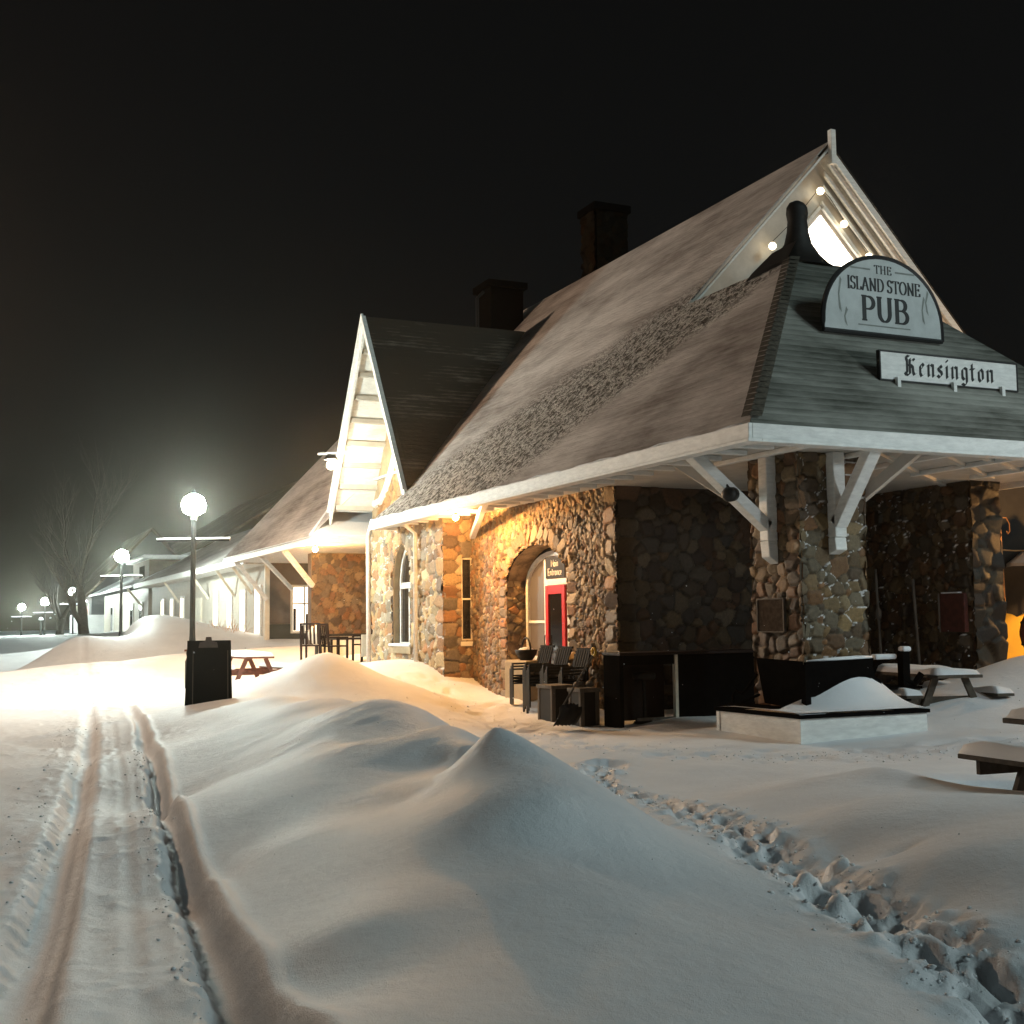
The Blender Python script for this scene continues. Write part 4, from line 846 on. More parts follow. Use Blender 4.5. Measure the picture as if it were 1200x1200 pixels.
def street_lamp(loc, label, hgt=4.35, arms=True, grp='street lamps along the track'):
    o = thing('street_lamp', label, 'street lamp', loc, 0, grp)
    z0 = -.4
    obj('post', MB().lathe([(.16,z0),(.16,.75),(.12,.85),(.14,.95),(.085,1.1),(.065,1.4),(.055,hgt-.35),(.075,hgt-.33),(.075,hgt-.22),(.11,hgt-.2)], (0,0,0), 12), 'dark_metal', o, smooth=False, local=True)
    obj('globe', MB().lathe([(.12,-.19),(.24,-.12),(.285,.03),(.22,.20),(.09,.28),(.02,.29)], (0,0,hgt), 12), 'lamp_glow_cool', o, smooth=True, local=True)
    obj('cap', MB().lathe([(.06,.29),(.05,.34),(.015,.40)], (0,0,hgt), 10), 'dark_metal', o, local=True)
    if arms:
        m_ = MB(); m_.box((-.84,-.02,hgt-.82),(.84,.02,hgt-.78)); obj('banner_arm', m_, 'dark_metal', o, local=True).rotation_euler = (0,0,-R(25)-loc[0]*0)
        s_ = MB(); s_.box((-.86,-.03,hgt-.778),(-.06,.03,hgt-.735)); s_.box((.06,-.03,hgt-.778),(.86,.03,hgt-.735)); obj('arm_snow', s_, 'snow_soft', o, bevel=.012, local=True).rotation_euler = (0,0,-R(25))
    return o
l1 = street_lamp((5.22, 29.26, .12), 'tall globe street lamp nearest the photographer, behind the black clipboard sign')
dup(l1, (6.50, 52.5, .20), None, 'second globe street lamp standing before the grey building')
dup(l1, (7.45, 84.0, -.35), None, 'third globe street lamp showing through the bare trees')
dup(l1, (6.65, 97.0, -.7), None, 'small distant street lamp just left of the forked tree')
dup(l1, (5.85, 112.0, -.85), None, 'farthest small street lamp at the left edge of the snowfield')
l6 = street_lamp((-4.6, 33.5, .1), 'tall yard lamp out of sight left of the track', 8.6, False, 'lamps out of view')
for ch_ in [c for c in COL.objects if c.parent is l6]:
    if ch_.name.startswith('globe'):
        ch_.data = ch_.data.copy(); emit('lamp_glow_warm', (1.0,.70,.48), 1800); ch_.data.materials[0] = MATS['lamp_glow_warm']

l7 = dup(l1, (14.6, 6.8, -.1), None, 'cool globe street lamp out of sight right of the picnic tables'); l7['group'] = 'lamps out of view'
for ch_ in [c for c in COL.objects if c.parent is l7]:
    if ch_.name.startswith('globe'):
        ch_.data = ch_.data.copy(); emit('lamp_glow_yard', (.86,.97,1.0), 150); ch_.data.materials[0] = MATS['lamp_glow_yard']

# ------------------------------------------------------------------ siding wing beyond the station
sb = thing('siding_building', 'long cream clapboard building with tall lit windows beyond the station', 'building', (12, 55, .8))
obj('wall', MB().box((10.6,44.5,0),(18,72,4.0)), 'cream_siding', sb, label='lamp lit clapboard wall with tall windows')
obj('end_wall', MB().box((10.64,44.44,1.75),(16,44.495,3.98)), 'grey_siding', sb); obj('wainscot', MB().box((10.62,44.40,.3),(16,44.495,1.74)), 'dark_wainscot', sb)
f = MB(); x0, x1, z0, z1, y = 11.42, 12.55, 1.40, 3.16, 44.34; t = .08
f.box((x0,y,z0),(x0+t,y+.08,z1)); f.box((x1-t,y,z0),(x1,y+.08,z1)); f.box((x0+t,y,z0),(x1-t,y+.08,z0+t)); f.box((x0+t,y,z1-t),(x1-t,y+.08,z1)); f.box((x0+t,y+.01,2.45),(x1-t,y+.07,2.5)); f.box((11.9,y+.01,z0+t),(11.95,y+.07,z1-t))
wo_ = obj('window', f, 'cream_trim', sb, label='lit window in the shaded end wall'); obj('pane', MB().box((x0+.02,y+.04,z0+.02),(x1-.02,y+.05,z1-.02)), 'window_lit_soft', wo_)
it = MB(); it.box((x0+.1,y-.004+.03,1.5),(11.62,y+.035,2.3)); it.box((11.98,y+.026,1.5),(12.3,y+.035,2.1)); pieces('room_furniture', it, 'dark_wood', wo_)
for yy, z0_, z1_ in ((45.85,1.3,3.2),(48.4,1.3,3.12),(50.9,1.5,3.15),(53.7,1.6,3.2),(62,1.4,3.2),(65,1.4,3.2),(68,1.4,3.2)):
    f = MB(); f.box((10.54,yy-.5,z0_),(10.597,yy+.5,z1_)); w_o = obj('window', f, 'white_paint', sb, label='tall white framed window lit from within')
    obj('pane', MB().box((10.52,yy-.38,z0_+.12),(10.537,yy+.38,z1_-.12)), 'window_lit_soft', w_o)
f = MB().box((10.53,57.0,.9),(10.597,58.3,3.0)); obj('door', f, 'cream_trim', sb)
obj('roof', MB().slab([(9.75,44.3,4.12),(9.75,72.5,4.12),(14.3,72.5,6.7),(14.3,44.3,6.7)], .1).slab([(18.8,44.3,4.12),(18.8,72.5,4.12),(14.31,72.5,6.7),(14.31,44.3,6.7)], .1), 'roof_far', sb, label='snow dusted roof of the clapboard wing')
obj('fascia', MB().box((9.66,44.2,3.9),(9.745,72.6,4.14)), 'white_paint', sb); obj('soffit', MB().box((9.76,44.4,3.9),(10.6,72.4,3.93)), 'white_paint', sb)
for yy in (46.9,50.0,55.4,63): obj('bracket', MB().bar((10.56,yy,2.9),(9.85,yy,3.9),.10,.12,(0,1,0)), 'cream_trim', sb)
f = MB().box((10.45,44.25,.9),(10.62,44.42,3.9)); obj('corner_post', f, 'cream_trim', sb)
# --- next depot with snowy dormer
db = thing('depot_building', 'hazy pale depot with a flat snow topped dormer beyond the clapboard wing', 'building', (12, 80, .8))
obj('wall', MB().box((10.6,73.5,0),(18,95,4.0)), 'cream_siding', db); obj('roof', MB().slab([(9.6,73.0,4.1),(9.6,96,4.1),(14.5,96,6.6),(14.5,73.0,6.6)], .12), 'snow_soft', db)
dm = obj('dormer', MB().box((10.6,73.4,4.3),(13.3,80,5.6)), 'grey_siding', db); obj('dormer_roof', MB().box((10.2,73.0,5.6),(13.6,80.5,5.85)), 'snow_soft', dm, bevel=.08)
obj('pane', MB().box((10.56,75,4.6),(10.59,77,5.3)), 'dark_glass', dm)
for yy in (75.5,): obj('bracket', MB().bar((10.56,yy,2.9),(9.7,yy,3.95),.12,.14,(0,1,0)), 'cream_trim', db)
for yy in (76,80,85,90): w_o = obj('window', MB().box((10.53,yy-.6,1.4),(10.597,yy+.6,3.2)), 'white_paint', db); obj('pane', MB().box((10.51,yy-.45,1.5),(10.527,yy+.45,3.1)), 'dark_glass', w_o)
# big dim roof behind
hb = thing('warehouse', 'large dim warehouse roof rising behind the depot', 'building', (24, 100, 0))
obj('wall', MB().box((14,88,0),(40,125,5.5)), 'grey_siding', hb); obj('roof', MB().slab([(13.2,87,5.3),(13.2,126,5.3),(27,126,14.0),(27,87,14.0)], .2).slab([(40.8,87,5.3),(40.8,126,5.3),(27.01,126,14.0),(27.01,87,14.0)], .2), 'roof_lee', hb)
# --- grey building with red door
rb = thing('grey_building', 'plain grey gabled building with a red lit door left of the depot', 'building', (14, 118, 1))
X0, X1, Y0, Y1 = 10.2, 19.0, 100, 116
obj('wall', MB().box((X0,Y0,0),(X1,Y1,4.4)).prism([(X0,4.4),(X1,4.4),((X0+X1)/2,9.2)], 1, Y0, Y0+.2), 'grey_clapboard', rb)
obj('roof', MB().slab([(X0-.6,Y0-.6,4.1),(X0-.6,Y1+.6,4.1),((X0+X1)/2,Y1+.6,9.5),((X0+X1)/2,Y0-.6,9.5)], .22).slab([(X1+.6,Y0-.6,4.1),(X1+.6,Y1+.6,4.1),((X0+X1)/2+.01,Y1+.6,9.5),((X0+X1)/2+.01,Y0-.6,9.5)], .22), 'roof_lee', rb)
for yy, lb in ((102.0,'red door under a small lamp'),(111.5,'pale door under a small lamp')):
    dr = obj('door', MB().box((X0-.08,yy,.9),(X0-.003,yy+1.4,3.4)), 'red_paint' if yy < 105 else 'cream_trim', rb, label=lb); pieces('door_trim', MB().box((X0-.06,yy-.5,.9),(X0-.004,yy-.02,3.6)).box((X0-.06,yy+1.42,.9),(X0-.004,yy+1.9,3.6)), 'cream_trim', dr)
    obj('lamp', MB().box((X0-.4,yy+.4,3.75),(X0-.1,yy+1.2,3.9)), 'door_light', rb)
# --- white trailer
tl = thing('storage_trailer', 'low white trailer parked between the grey building and the depot', 'trailer', (9, 92, .9))
tv = MB().box((8.6,98,1.3),(13.5,99.5,2.7)); obj('body', tv, 'trailer_paint', tl, bevel=.1, local=False); obj('skirt', MB().box((8.7,98.05,.9),(13.4,99.4,1.29)), 'dark_metal', tl)

# ------------------------------------------------------------------ bare trees
def bare_tree(loc, label, hgt, r0_, seed, lean=0, fork=.22, mat='bark', levels=5):
    rs = random.Random(seed); o = thing('bare_tree', label, 'tree', loc, 0, None)
    tk = MB(); cr = MB()
    def grow(p, d, L_, r_, lev):
        pts = [p]; rad = [r_]; n = 5
        for i in range(n):
            d = (d+Vector((rs.uniform(-.14,.14), rs.uniform(-.14,.14), rs.uniform(-.02,.10)))).normalized(); p = p+d*(L_/n); pts.append(p); rad.append(r_*(1-.45*(i+1)/n))
        (tk if lev == 0 else cr).tube(pts, rad, 7 if lev < 2 else 4, cap=False)
        if lev >= levels: return
        for k in range({0:3,1:4,2:4,3:4,4:3}[lev]):
            i = n if k == 0 else rs.randint(2, n); ang = rs.uniform(0, 6.28); sp = rs.uniform(.28,.62) if lev else rs.uniform(fork, fork+.3)
            nd = (d+Vector((math.cos(ang)*sp, math.sin(ang)*sp, rs.uniform(0,.25)))).normalized(); grow(pts[i], nd, L_*rs.uniform(.58,.82), rad[i]*rs.uniform(.55,.75), lev+1)
    grow(Vector((0,0,-.6)), Vector((lean,0,1)).normalized(), hgt*.30, r0_, 0)
    obj('trunk', tk, mat, o, smooth=True, local=True); obj('crown', cr, mat, o, smooth=True, local=True); return o
bare_tree((7.6, 77.5, .8), 'tall bare tree with a thick pale trunk left of the grey building', 13.5, .38, 4)
bare_tree((6.6, 83.0, .7), 'dark forked bare tree with a wide low crown farther left', 8.0, .34, 9, -.1, .5, 'bark_dark')
bare_tree((9.6, 108, 1.0), 'faint bare tree behind the lamps between the other two', 12, .25, 21, .05, .4, 'bark_dark', 4)
# faint utility pole at far left
up = thing('utility_pole', 'faint thin pole at the far left of the snowfield', 'pole', (2.6, 120, .9)); obj('shaft', MB().tube([(2.6,120,.5),(2.6,120,8.5)], .12, 6), 'bark', up)
bl = thing('path_bollard', 'short post with a pale cap below the farthest lamps', 'post', (6.6, 100, .8)); obj('shaft', MB().lathe([(.10,0),(.09,1.5),(.16,1.55)], (6.6,100,.8), 8), 'dark_metal', bl); obj('cap', MB().lathe([(.18,0),(.14,.15),(.02,.22)], (6.6,100,2.36), 8), 'snow_soft', bl)

# ------------------------------------------------------------------ clipboard sandwich sign
CBX, CBY = 4.08, 21.3; cb = thing('clipboard_sign', 'black clipboard shaped sandwich board standing in the snow before the lamp', 'sign', (CBX, CBY, .3))
ang = -R(14)
def rot(mb_, a, cx, cy):
    c, s = math.cos(a), math.sin(a); mb_.v = [(cx+(x-cx)*c-(y-cy)*s, cy+(x-cx)*s+(y-cy)*c, z) for x, y, z in mb_.v]; return mb_
b0, b1, w2 = .30, 1.43, .38
bd = MB().add([(CBX-w2,CBY-.16,b0),(CBX+w2,CBY-.16,b0),(CBX+w2*.94,CBY,b1),(CBX-w2*.94,CBY,b1),(CBX-w2,CBY-.12,b0),(CBX+w2,CBY-.12,b0),(CBX+w2*.94,CBY+.04,b1),(CBX-w2*.94,CBY+.04,b1)], [(0,1,2,3),(4,5,6,7),(0,1,5,4),(1,2,6,5),(2,3,7,6),(3,0,4,7)])
obj('front_panel', rot(bd, ang, CBX, CBY), 'black_paint', cb, bevel=.006)
pb = MB().add([(CBX-w2*.60,CBY-.166,.25),(CBX+w2*.82,CBY-.166,.25),(CBX+w2*.78,CBY-.022,1.25),(CBX-w2*.62,CBY-.022,1.25),(CBX-w2*.60,CBY-.150,.25),(CBX+w2*.82,CBY-.150,.25),(CBX+w2*.78,CBY-.008,1.25),(CBX-w2*.62,CBY-.008,1.25)], [(0,1,2,3),(4,5,6,7),(0,1,5,4),(1,2,6,5),(2,3,7,6),(3,0,4,7)])
simple('slate', (.022,.017,.014), .6, .3, 3); obj('writing_sheet', rot(pb, ang, CBX, CBY), 'slate', cb)
tr_ = MB()
for q0, q1 in (((CBX-w2*.66,CBY-.17,.32),(CBX-w2*.68,CBY-.02,1.26)),((CBX+w2*.86,CBY-.17,.32),(CBX+w2*.82,CBY-.02,1.26))): tr_.bar(q0, q1, .018, .012)
simple('board_trim', (.12,.09,.07), .4); pieces('trim', rot(tr_, ang, CBX, CBY), 'board_trim', cb)
cp = MB().prism([(CBX-.17,1.31),(CBX+.15,1.31),(CBX+.13,1.40),(CBX+.05,1.42),(CBX+.04,1.49),(CBX-.05,1.49),(CBX-.06,1.42),(CBX-.15,1.40)], 1, CBY-.05, CBY-.012); simple('clip_metal', (.16,.12,.10), .4, .2, 6, metal=.4); obj('clip', rot(cp, ang, CBX, CBY), 'clip_metal', cb)
bk = MB().add([(CBX-w2,CBY+.30,b0),(CBX+w2,CBY+.30,b0),(CBX+w2*.94,CBY+.06,b1-.01),(CBX-w2*.94,CBY+.06,b1-.01),(CBX-w2,CBY+.34,b0),(CBX+w2,CBY+.34,b0),(CBX+w2*.94,CBY+.10,b1-.01),(CBX-w2*.94,CBY+.10,b1-.01)], [(0,1,2,3),(4,5,6,7),(0,1,5,4),(1,2,6,5),(2,3,7,6),(3,0,4,7)])
obj('rear_panel', rot(bk, ang, CBX, CBY), 'black_paint', cb)

# ------------------------------------------------------------------ picnic tables
def picnic(loc, rz, label, wood='bench_wood', L_=1.8, snow=(.09,.08), top=True):
    o = thing('picnic_table', label, 'picnic table', loc, rz, None)
    if top is True:
        obj('tabletop', MB().box((-.37,-L_/2,.70),(.37,L_/2,.745)), wood, o, bevel=.006, local=True)
    for sx in (-1, 1): obj('seat', MB().box((sx*.74-.14,-L_/2,.42),(sx*.74+.14,L_/2,.46)), wood, o, bevel=.006, local=True)
    for ey in (-1, 1):
        y = ey*(L_/2-.28)
        for sx in (-1, 1): obj('leg', MB().bar((sx*.62,y,-.15),(sx*.24,y,.70),.10,.05,(0,1,0)), wood, o, local=True)
        obj('cross_beam', MB().box((-.84,y+.055,.30),(.84,y+.105,.42)), wood, o, bevel=.005, local=True)
    def heap(x0, x1, z, h):
        m_ = MB(); nu_, nv_ = 14, 26; o_ = 0
        for j in range(nv_+1):
            for i in range(nu_+1):
                a, b_ = i/nu_, j/nv_; e = (1-abs(2*a-1)**7)*(1-abs(2*b_-1)**26); hh = h*max(0, e)**.4*(.86+.22*math.sin(a*3+b_*7+loc[0])+.1*math.sin(b_*17))
                m_.v.append((x0+(x1-x0)*a, -L_/2+L_*b_, z+.002+hh))
        for j in range(nv_):
            for i in range(nu_): k = j*(nu_+1)+i; m_.f.append((k, k+1, k+nu_+2, k+nu_+1))
        m_.f.append(tuple([0, nu_, (nu_+1)*(nv_+1)-1, (nu_+1)*nv_])); return m_
    obj('table_snow', heap(-.38,.38,.747,snow[0]), 'snow_soft', o, smooth=True, local=True)
    for sx in (-1, 1): obj('seat_snow', heap(sx*.74-.15, sx*.74+.15, .462, snow[1]), 'snow_soft', o, smooth=True, local=True)
    return o
picnic((8.80, 7.30, .03), R(-3), 'picnic table with thick snow pads at the right edge of the photograph', snow=(.11,.12))
picnic((13.75, 14.9, .08), R(-12), 'snowy picnic table behind the stone pillar near the porch wall', snow=(.10,.10), L_=2.1)
picnic((6.9, 31.0, .18), R(6), 'reddish picnic table in deep bright snow behind the clipboard sign', 'red_brown_wood', snow=(.12,.10))
dj = thing('buried_bench', 'half buried reddish bench boards poking from the snow left of the lamp', 'bench', (7.6, 47.0, .5))
for a, b_ in (((7.0,45.2,.92),(8.1,44.6,1.00)), ((7.6,43.8,.86),(8.7,43.2,.92))): obj('board', MB().bar(a, b_, .30, .08), 'red_brown_wood', dj)

# ------------------------------------------------------------------ planter with black benches round the pillar
pt = thing('planter_box', 'white boarded box with black rim and snow around the stone pillar', 'planter', (11.3, 14.4, 0))
QX0, QX1, QY0, QY1, QZ = 10.08, 12.20, 13.15, 15.05, .43
bx = MB().box((QX0,QY0,-.2),(QX1,QY1,QZ-.05))
for xx in (QX0-.012,): 
    for yy in (QY0, QY1-.06): bx.box((xx,yy-.012,-.2),(QX0-.001,yy+.07,QZ-.052))
obj('box', bx, 'white_paint', pt, bevel=.006); rim = MB(); t = .045
rim.box((QX0-.03,QY0-.03,QZ-.048),(QX0+.05,QY1+.03,QZ)); rim.box((QX0+.052,QY0-.03,QZ-.048),(QX1+.03,QY0+.05,QZ)); rim.box((QX1-.05,QY0+.052,QZ-.048),(QX1+.03,QY1+.03,QZ)); obj('rim', rim, 'black_paint', pt)
def snowpad(x0, x1, y0, y1, z, f, n=16):
    m_ = MB()
    for j in range(n+1):
        for i in range(n+1): a, b_ = i/n, j/n; m_.v.append((x0+(x1-x0)*a, y0+(y1-y0)*b_, z+f(a, b_)))
    for j in range(n):
        for i in range(n): k = j*(n+1)+i; m_.f.append((k,k+1,k+n+2,k+n+1))
    return m_
obj('snow_cover', snowpad(QX0+.0,QX1-.0,QY0+.0,PY0-.30,QZ+.003,lambda a,b_: .02+.42*max(0,b_)**1.5*math.exp(-((a-.62)/.30)**2)+.10*b_*(1-abs(2*a-1)**4)), 'snow_soft', pt, smooth=True)
obj('snow_cover', snowpad(QX0+.0,PX0-.30,QY0+.0,QY1,QZ+.002,lambda a,b_: .03*(1-abs(2*b_-1)**4)), 'snow_soft', pt, smooth=True)
def bench(label, poly_back, arms):
    o = thing('curved_bench', label, 'bench', poly_back[0], 0, None); return o
bn = thing('corner_bench', 'black high backed bench wrapped around the base of the pillar', 'bench', (10.5, 13.6, .45))
m_ = MB(); m_.add([(10.52,13.62,.44),(10.52,14.52,.50),(10.42,14.55,1.13),(10.44,13.55,1.10),(10.57,13.66,.44),(10.57,14.52,.50),(10.47,14.55,1.13),(10.49,13.59,1.10)], [(0,1,2,3),(4,5,6,7),(0,1,5,4),(1,2,6,5),(2,3,7,6),(3,0,4,7)])
obj('backrest', m_, 'black_paint', bn, label='bench back on the track side')
m_ = MB(); m_.add([(10.50,13.57,.62),(11.62,13.62,.66),(11.66,13.55,1.12),(10.47,13.50,1.09),(10.50,13.62,.62),(11.62,13.67,.66),(11.66,13.60,1.12),(10.47,13.55,1.09)], [(0,1,2,3),(4,5,6,7),(0,1,5,4),(1,2,6,5),(2,3,7,6),(3,0,4,7)])
obj('backrest', m_, 'black_paint', bn, label='bench back facing the photographer')
obj('corner_post', MB().box((10.42,13.46,.42),(10.505,13.56,1.06)), 'black_paint', bn)
m_ = MB(); m_.prism([(11.60,1.0),(11.68,1.0),(11.72,.86),(11.80,.82),(11.85,.70),(11.95,.62),(12.10,.58),(12.24,.52),(12.24,.435),(11.60,.435)], 1, 13.60, 13.66); obj('armrest', m_, 'black_paint', bn)
m_ = MB(); m_.tube([(10.42,14.55,.90),(10.40,14.62,.82),(10.38,14.72,.70),(10.36,14.82,.62),(10.35,14.95,.66),(10.34,15.03,.58),(10.34,15.0,.44)], .022, 6); m_.tube([(10.42,14.5,.62),(10.38,14.7,.55),(10.36,14.95,.45)], .02, 6); obj('armrest', m_, 'black_paint', bn)
obj('seat', MB().box((10.16,13.9,.46),(10.39,14.9,.49)), 'black_paint', bn)
obj('backrest_snow', MB().tube([(10.52,13.54,1.105),(11.0,13.56,1.12),(11.4,13.57,1.13),(11.65,13.58,1.135)], [.012,.03,.035,.02], 6), 'snow_soft', bn, smooth=True)
bn2 = thing('garden_bench', 'black bench end with snowy arm between the pillar and the picnic table', 'bench', (13.0, 14.6, .4))
m_ = MB(); m_.tube([(12.55,14.7,.75),(12.6,14.6,1.0),(12.85,14.5,1.12)], .05, 6); m_.box((12.85,14.3,.45),(12.98,14.42,1.17)); m_.tube([(12.9,14.35,.75),(13.05,14.3,.70),(13.15,14.25,.85)], .05, 6); obj('armrest', m_, 'black_paint', bn2); obj('seat', MB().box((12.6,14.3,.62),(13.2,15.4,.66)), 'black_paint', bn2)
pieces('arm_snow', MB().box((12.45,14.42,1.06),(12.86,14.56,1.14)).box((12.86,14.29,1.171),(13.02,14.42,1.25)), 'snow_soft', bn2, bevel=.03)

# ------------------------------------------------------------------ bar counter, stool
bc = thing('bar_counter', 'long dark wooden outdoor bar along the end wall', 'bar counter', (11, 17.3, 0))
obj('counter_top', MB().box((9.62,17.02,1.13),(13.2,17.62,1.175)), 'dark_wood', bc, bevel=.006, label='dark counter top catching a line of light')
obj('front_panel', MB().box((10.72,17.10,.0),(13.15,17.16,1.128)), 'black_paint', bc)
obj('back_panel', MB().box((9.72,17.50,.08),(10.70,17.54,1.10)), 'dark_wood', bc)
obj('end_panel', MB().box((9.64,17.08,-.05),(9.71,17.60,1.128)), 'black_paint', bc); obj('leg', MB().box((10.66,17.08,-.05),(10.715,17.16,1.128)), 'cream_trim', bc); obj('rail', MB().box((9.72,17.09,.98),(10.65,17.13,1.128)), 'black_paint', bc)
obj('foot_rail', MB().box((9.95,17.09,.10),(10.655,17.15,.145)), 'weathered_wood', bc)
bs = thing('bar_stool', 'round dark bar stool tucked under the bar counter', 'stool', (10.22, 17.3, 0))
obj('seat', MB().lathe([(.17,.0),(.19,.02),(.19,.09),(.15,.11)], (10.22,17.32,.74), 18), 'charcoal', bs, smooth=True); obj('post', MB().tube([(10.22,17.32,0),(10.22,17.32,.74)], .03, 8), 'charcoal', bs); obj('base', MB().lathe([(.19,0),(.17,.03),(.03,.06)], (10.22,17.32,.04), 16), 'charcoal', bs)

# ------------------------------------------------------------------ stacked black chairs, crates, shovel
def slat_chair(o):
    fr_ = MB()
    for sx in (-1, 1):
        fr_.bar((sx*.27,-.24,-.1),(sx*.27,-.24,.66),.03,.03); fr_.bar((sx*.27,.24,-.1),(sx*.27,.26,.66),.03,.03); fr_.bar((sx*.27,-.25,.665),(sx*.27,.27,.665),.045,.03); fr_.bar((sx*.27,-.25,.40),(sx*.27,.25,.40),.03,.03)
    pieces('side_frame', fr_, 'dark_metal', o, local=True)
    s_ = MB(); s_.box((-.26,-.25,.43),(.26,.22,.455)); obj('seat', s_, 'black_paint', o, bevel=.006, local=True)
    b_ = MB()
    for k in range(6): x = -.21+k*.084; b_.bar((x,.20,.46),(x,.36,.98),.055,.018,(0,1,0))
    b_.bar((-.26,.37,.98),(.26,.37,.98),.035,.04); b_.bar((-.26,.20,.47),(.26,.20,.47),.03,.03); obj('backrest', b_, 'chair_gloss', o, local=True)
simple('chair_gloss', (.012,.013,.014), .75, .1, 6, spec=.12)
def stack(x, y, z, rz, n, what):
    first = None
    for k in range(n):
        lb = f'{["lowest","second","third","topmost"][min(k,3)]} black slatted armchair in the {what} stack'
        loc = (x-.035*k*math.sin(rz)*0, y-.05*k, z+.055*k)
        if first is None: first = thing('slatted_chair', lb, 'chair', loc, rz, 'stacked black slatted chairs'); slat_chair(first)
        else: dup(first, loc, rz, lb)
    return first
g0 = gz(9.9, 20.9)
f1 = stack(9.98, 21.15, .13, R(-88), 3, 'farthest'); 
def restack(src, x, y, z, rz, n, what):
    for k in range(n): dup(src, (x, y-.05*k, z+.055*k), rz, f'{["lowest","middle","topmost"][k]} black slatted armchair in the {what} stack')
restack(f1, 9.95, 20.35, .12, R(-88), 3, 'central'); restack(f1, 9.92, 19.55, .10, R(-88), 3, 'nearest')
ct = thing('wooden_planter_crate', 'weathered wooden crate with snow clods beside the chair stacks', 'crate', (9.35, 18.6, 0))
def crate(o, x0, x1, y0, y1, z1):
    obj('side_panels', MB().box((x0,y0,.0),(x1,y1,z1-.06)), 'charcoal', o); m_ = MB()
    for xx in (x0-.012, x1-.058):
        for yy in (y0-.012, y1-.058): m_.box((xx,yy,-.02),(xx+.07,yy+.07,z1-.061))
    m_.box((x0-.03,y0-.03,z1-.06),(x1+.03,y1+.03,z1)); pieces('crate_trim', m_, 'weathered_wood', o, bevel=.005)
crate(ct, 9.22, 9.60, 18.62, 19.15, .62)
ct2 = thing('wooden_planter_crate', 'weathered wooden crate next to the bar, behind the snow shovel', 'crate', (9.4, 17.9, 0)); crate(ct2, 9.30, 9.62, 17.75, 18.15, .60)
cl_ = MB(); 
for k in range(7): cl_.lathe([(.02,-.03),(.06,-.02),(.075,.01),(.05,.05),(.01,.06)], (9.33+RS.uniform(0,.25), 17.8+RS.uniform(0,.3), .63+RS.uniform(0,.03)), 7)
tag(obj('firewood_clods', cl_, 'weathered_wood', None, smooth=True, loc=(9.4,17.9,.6)), 'heap of tan clods on top of the crate next to the bar', 'firewood')
bk_ = thing('wicker_basket', 'dark basket with a tall hoop handle on the pale ledge below the door', 'basket', (10.25, 21.75, .95))
obj('bowl', MB().lathe([(.12,0),(.20,.12),(.22,.2),(.19,.2)], (10.2,21.7,.95), 14), 'charcoal', bk_, smooth=True); obj('handle', MB().tube([(10.2+.0,21.7+.2*math.cos(t),1.12+.26*math.sin(t)) for t in np.linspace(0,math.pi,10)], .018, 6), 'charcoal', bk_, smooth=True)
obj('liner', MB().lathe([(.18,.0),(.12,.06),(.03,.08)], (10.2,21.7,1.12), 12), 'snow_soft', bk_, smooth=True)
tag(obj('stone_ledge', MB().box((10.0,21.3,0),(10.46,22.3,.95)), 'tan_plaster', None, bevel=.04, loc=(10.2,21.8,0)), 'pale stone ledge under the glazed side of the door arch', 'ledge')
sh = thing('snow_shovel', 'black snow shovel with a yellow grip leaning on the crate', 'shovel', (9.05, 17.9, 0))
obj('shaft', MB().tube([(8.92,17.62,.36),(9.42,17.55,1.13)], .017, 8), 'weathered_wood', sh); obj('grip', MB().tube([(9.44+.0*t,17.55+.06*math.cos(t),1.19+.06*math.sin(t)) for t in np.linspace(0,2*math.pi,12)], .020, 6), 'yellow_plastic', sh, smooth=True)
bl_ = MB(); o_ = 0
for j in range(9):
    for i in range(13):
        a, b_ = i/12-.5, j/8; bl_.v.append((8.90+.40*a+.02*math.cos(i*2.6), 17.58-.18*math.sin(b_*2.2)*(1-a*a)-.1*b_, .05+.36*b_-.3*a*a*b_+.012*math.cos(i*math.pi)))
for j in range(8):
    for i in range(12): k = j*13+i; bl_.f.append((k,k+1,k+14,k+13))
so_ = obj('blade', bl_, 'chair_gloss', sh, smooth=True); md = so_.modifiers.new('thick', 'SOLIDIFY'); md.thickness = .02

# ------------------------------------------------------------------ speaker, plaque, board, poles
sp = thing('loudspeaker', 'small black round loudspeaker hanging below the left bracket strut', 'speaker', (9.95, 14.55, 3.5))
s_ = MB(); s_.tube([(9.80,14.24,3.40),(9.84,14.27,3.40),(9.98,14.37,3.42),(10.02,14.40,3.42)], [.07,.105,.10,.06], 14); obj('housing', s_, 'sign_black', sp, smooth=True); obj('hanger', MB().tube([(9.92,14.34,3.48),(9.90,14.45,3.60)], .014, 6), 'dark_metal', sp)
pq = thing('bronze_plaque', 'square bronze plaque bolted on the track side of the stone pillar', 'plaque', (10.72, 14.5, 1.7)); obj('plate', MB().box((10.70,14.26,1.50),(10.725,14.86,1.95)), 'bronze_plaque', pq); fr_ = MB()
for a, b_ in (((10.685,14.24,1.49),(10.724,14.262,1.97)),((10.685,14.858,1.49),(10.724,14.88,1.97)),((10.685,14.262,1.952),(10.724,14.858,1.97)),((10.685,14.262,1.485),(10.724,14.858,1.50))): fr_.box(a, b_)
obj('frame', fr_, 'weathered_wood', pq)
nb = thing('notice_board', 'dark closed notice case on the shaded porch wall', 'notice board', (15.85, 16.05, 1.7)); obj('case', MB().box((15.74,15.98,1.42),(15.83,16.55,2.08)), 'brown_cloth', nb, bevel=.01); obj('top_snow', MB().box((15.73,16.1,2.082),(15.83,16.5,2.105)), 'snow_soft', nb); obj('case_edge', MB().box((15.72,16.552,1.42),(15.83,16.57,2.08)), 'weathered_wood', nb)
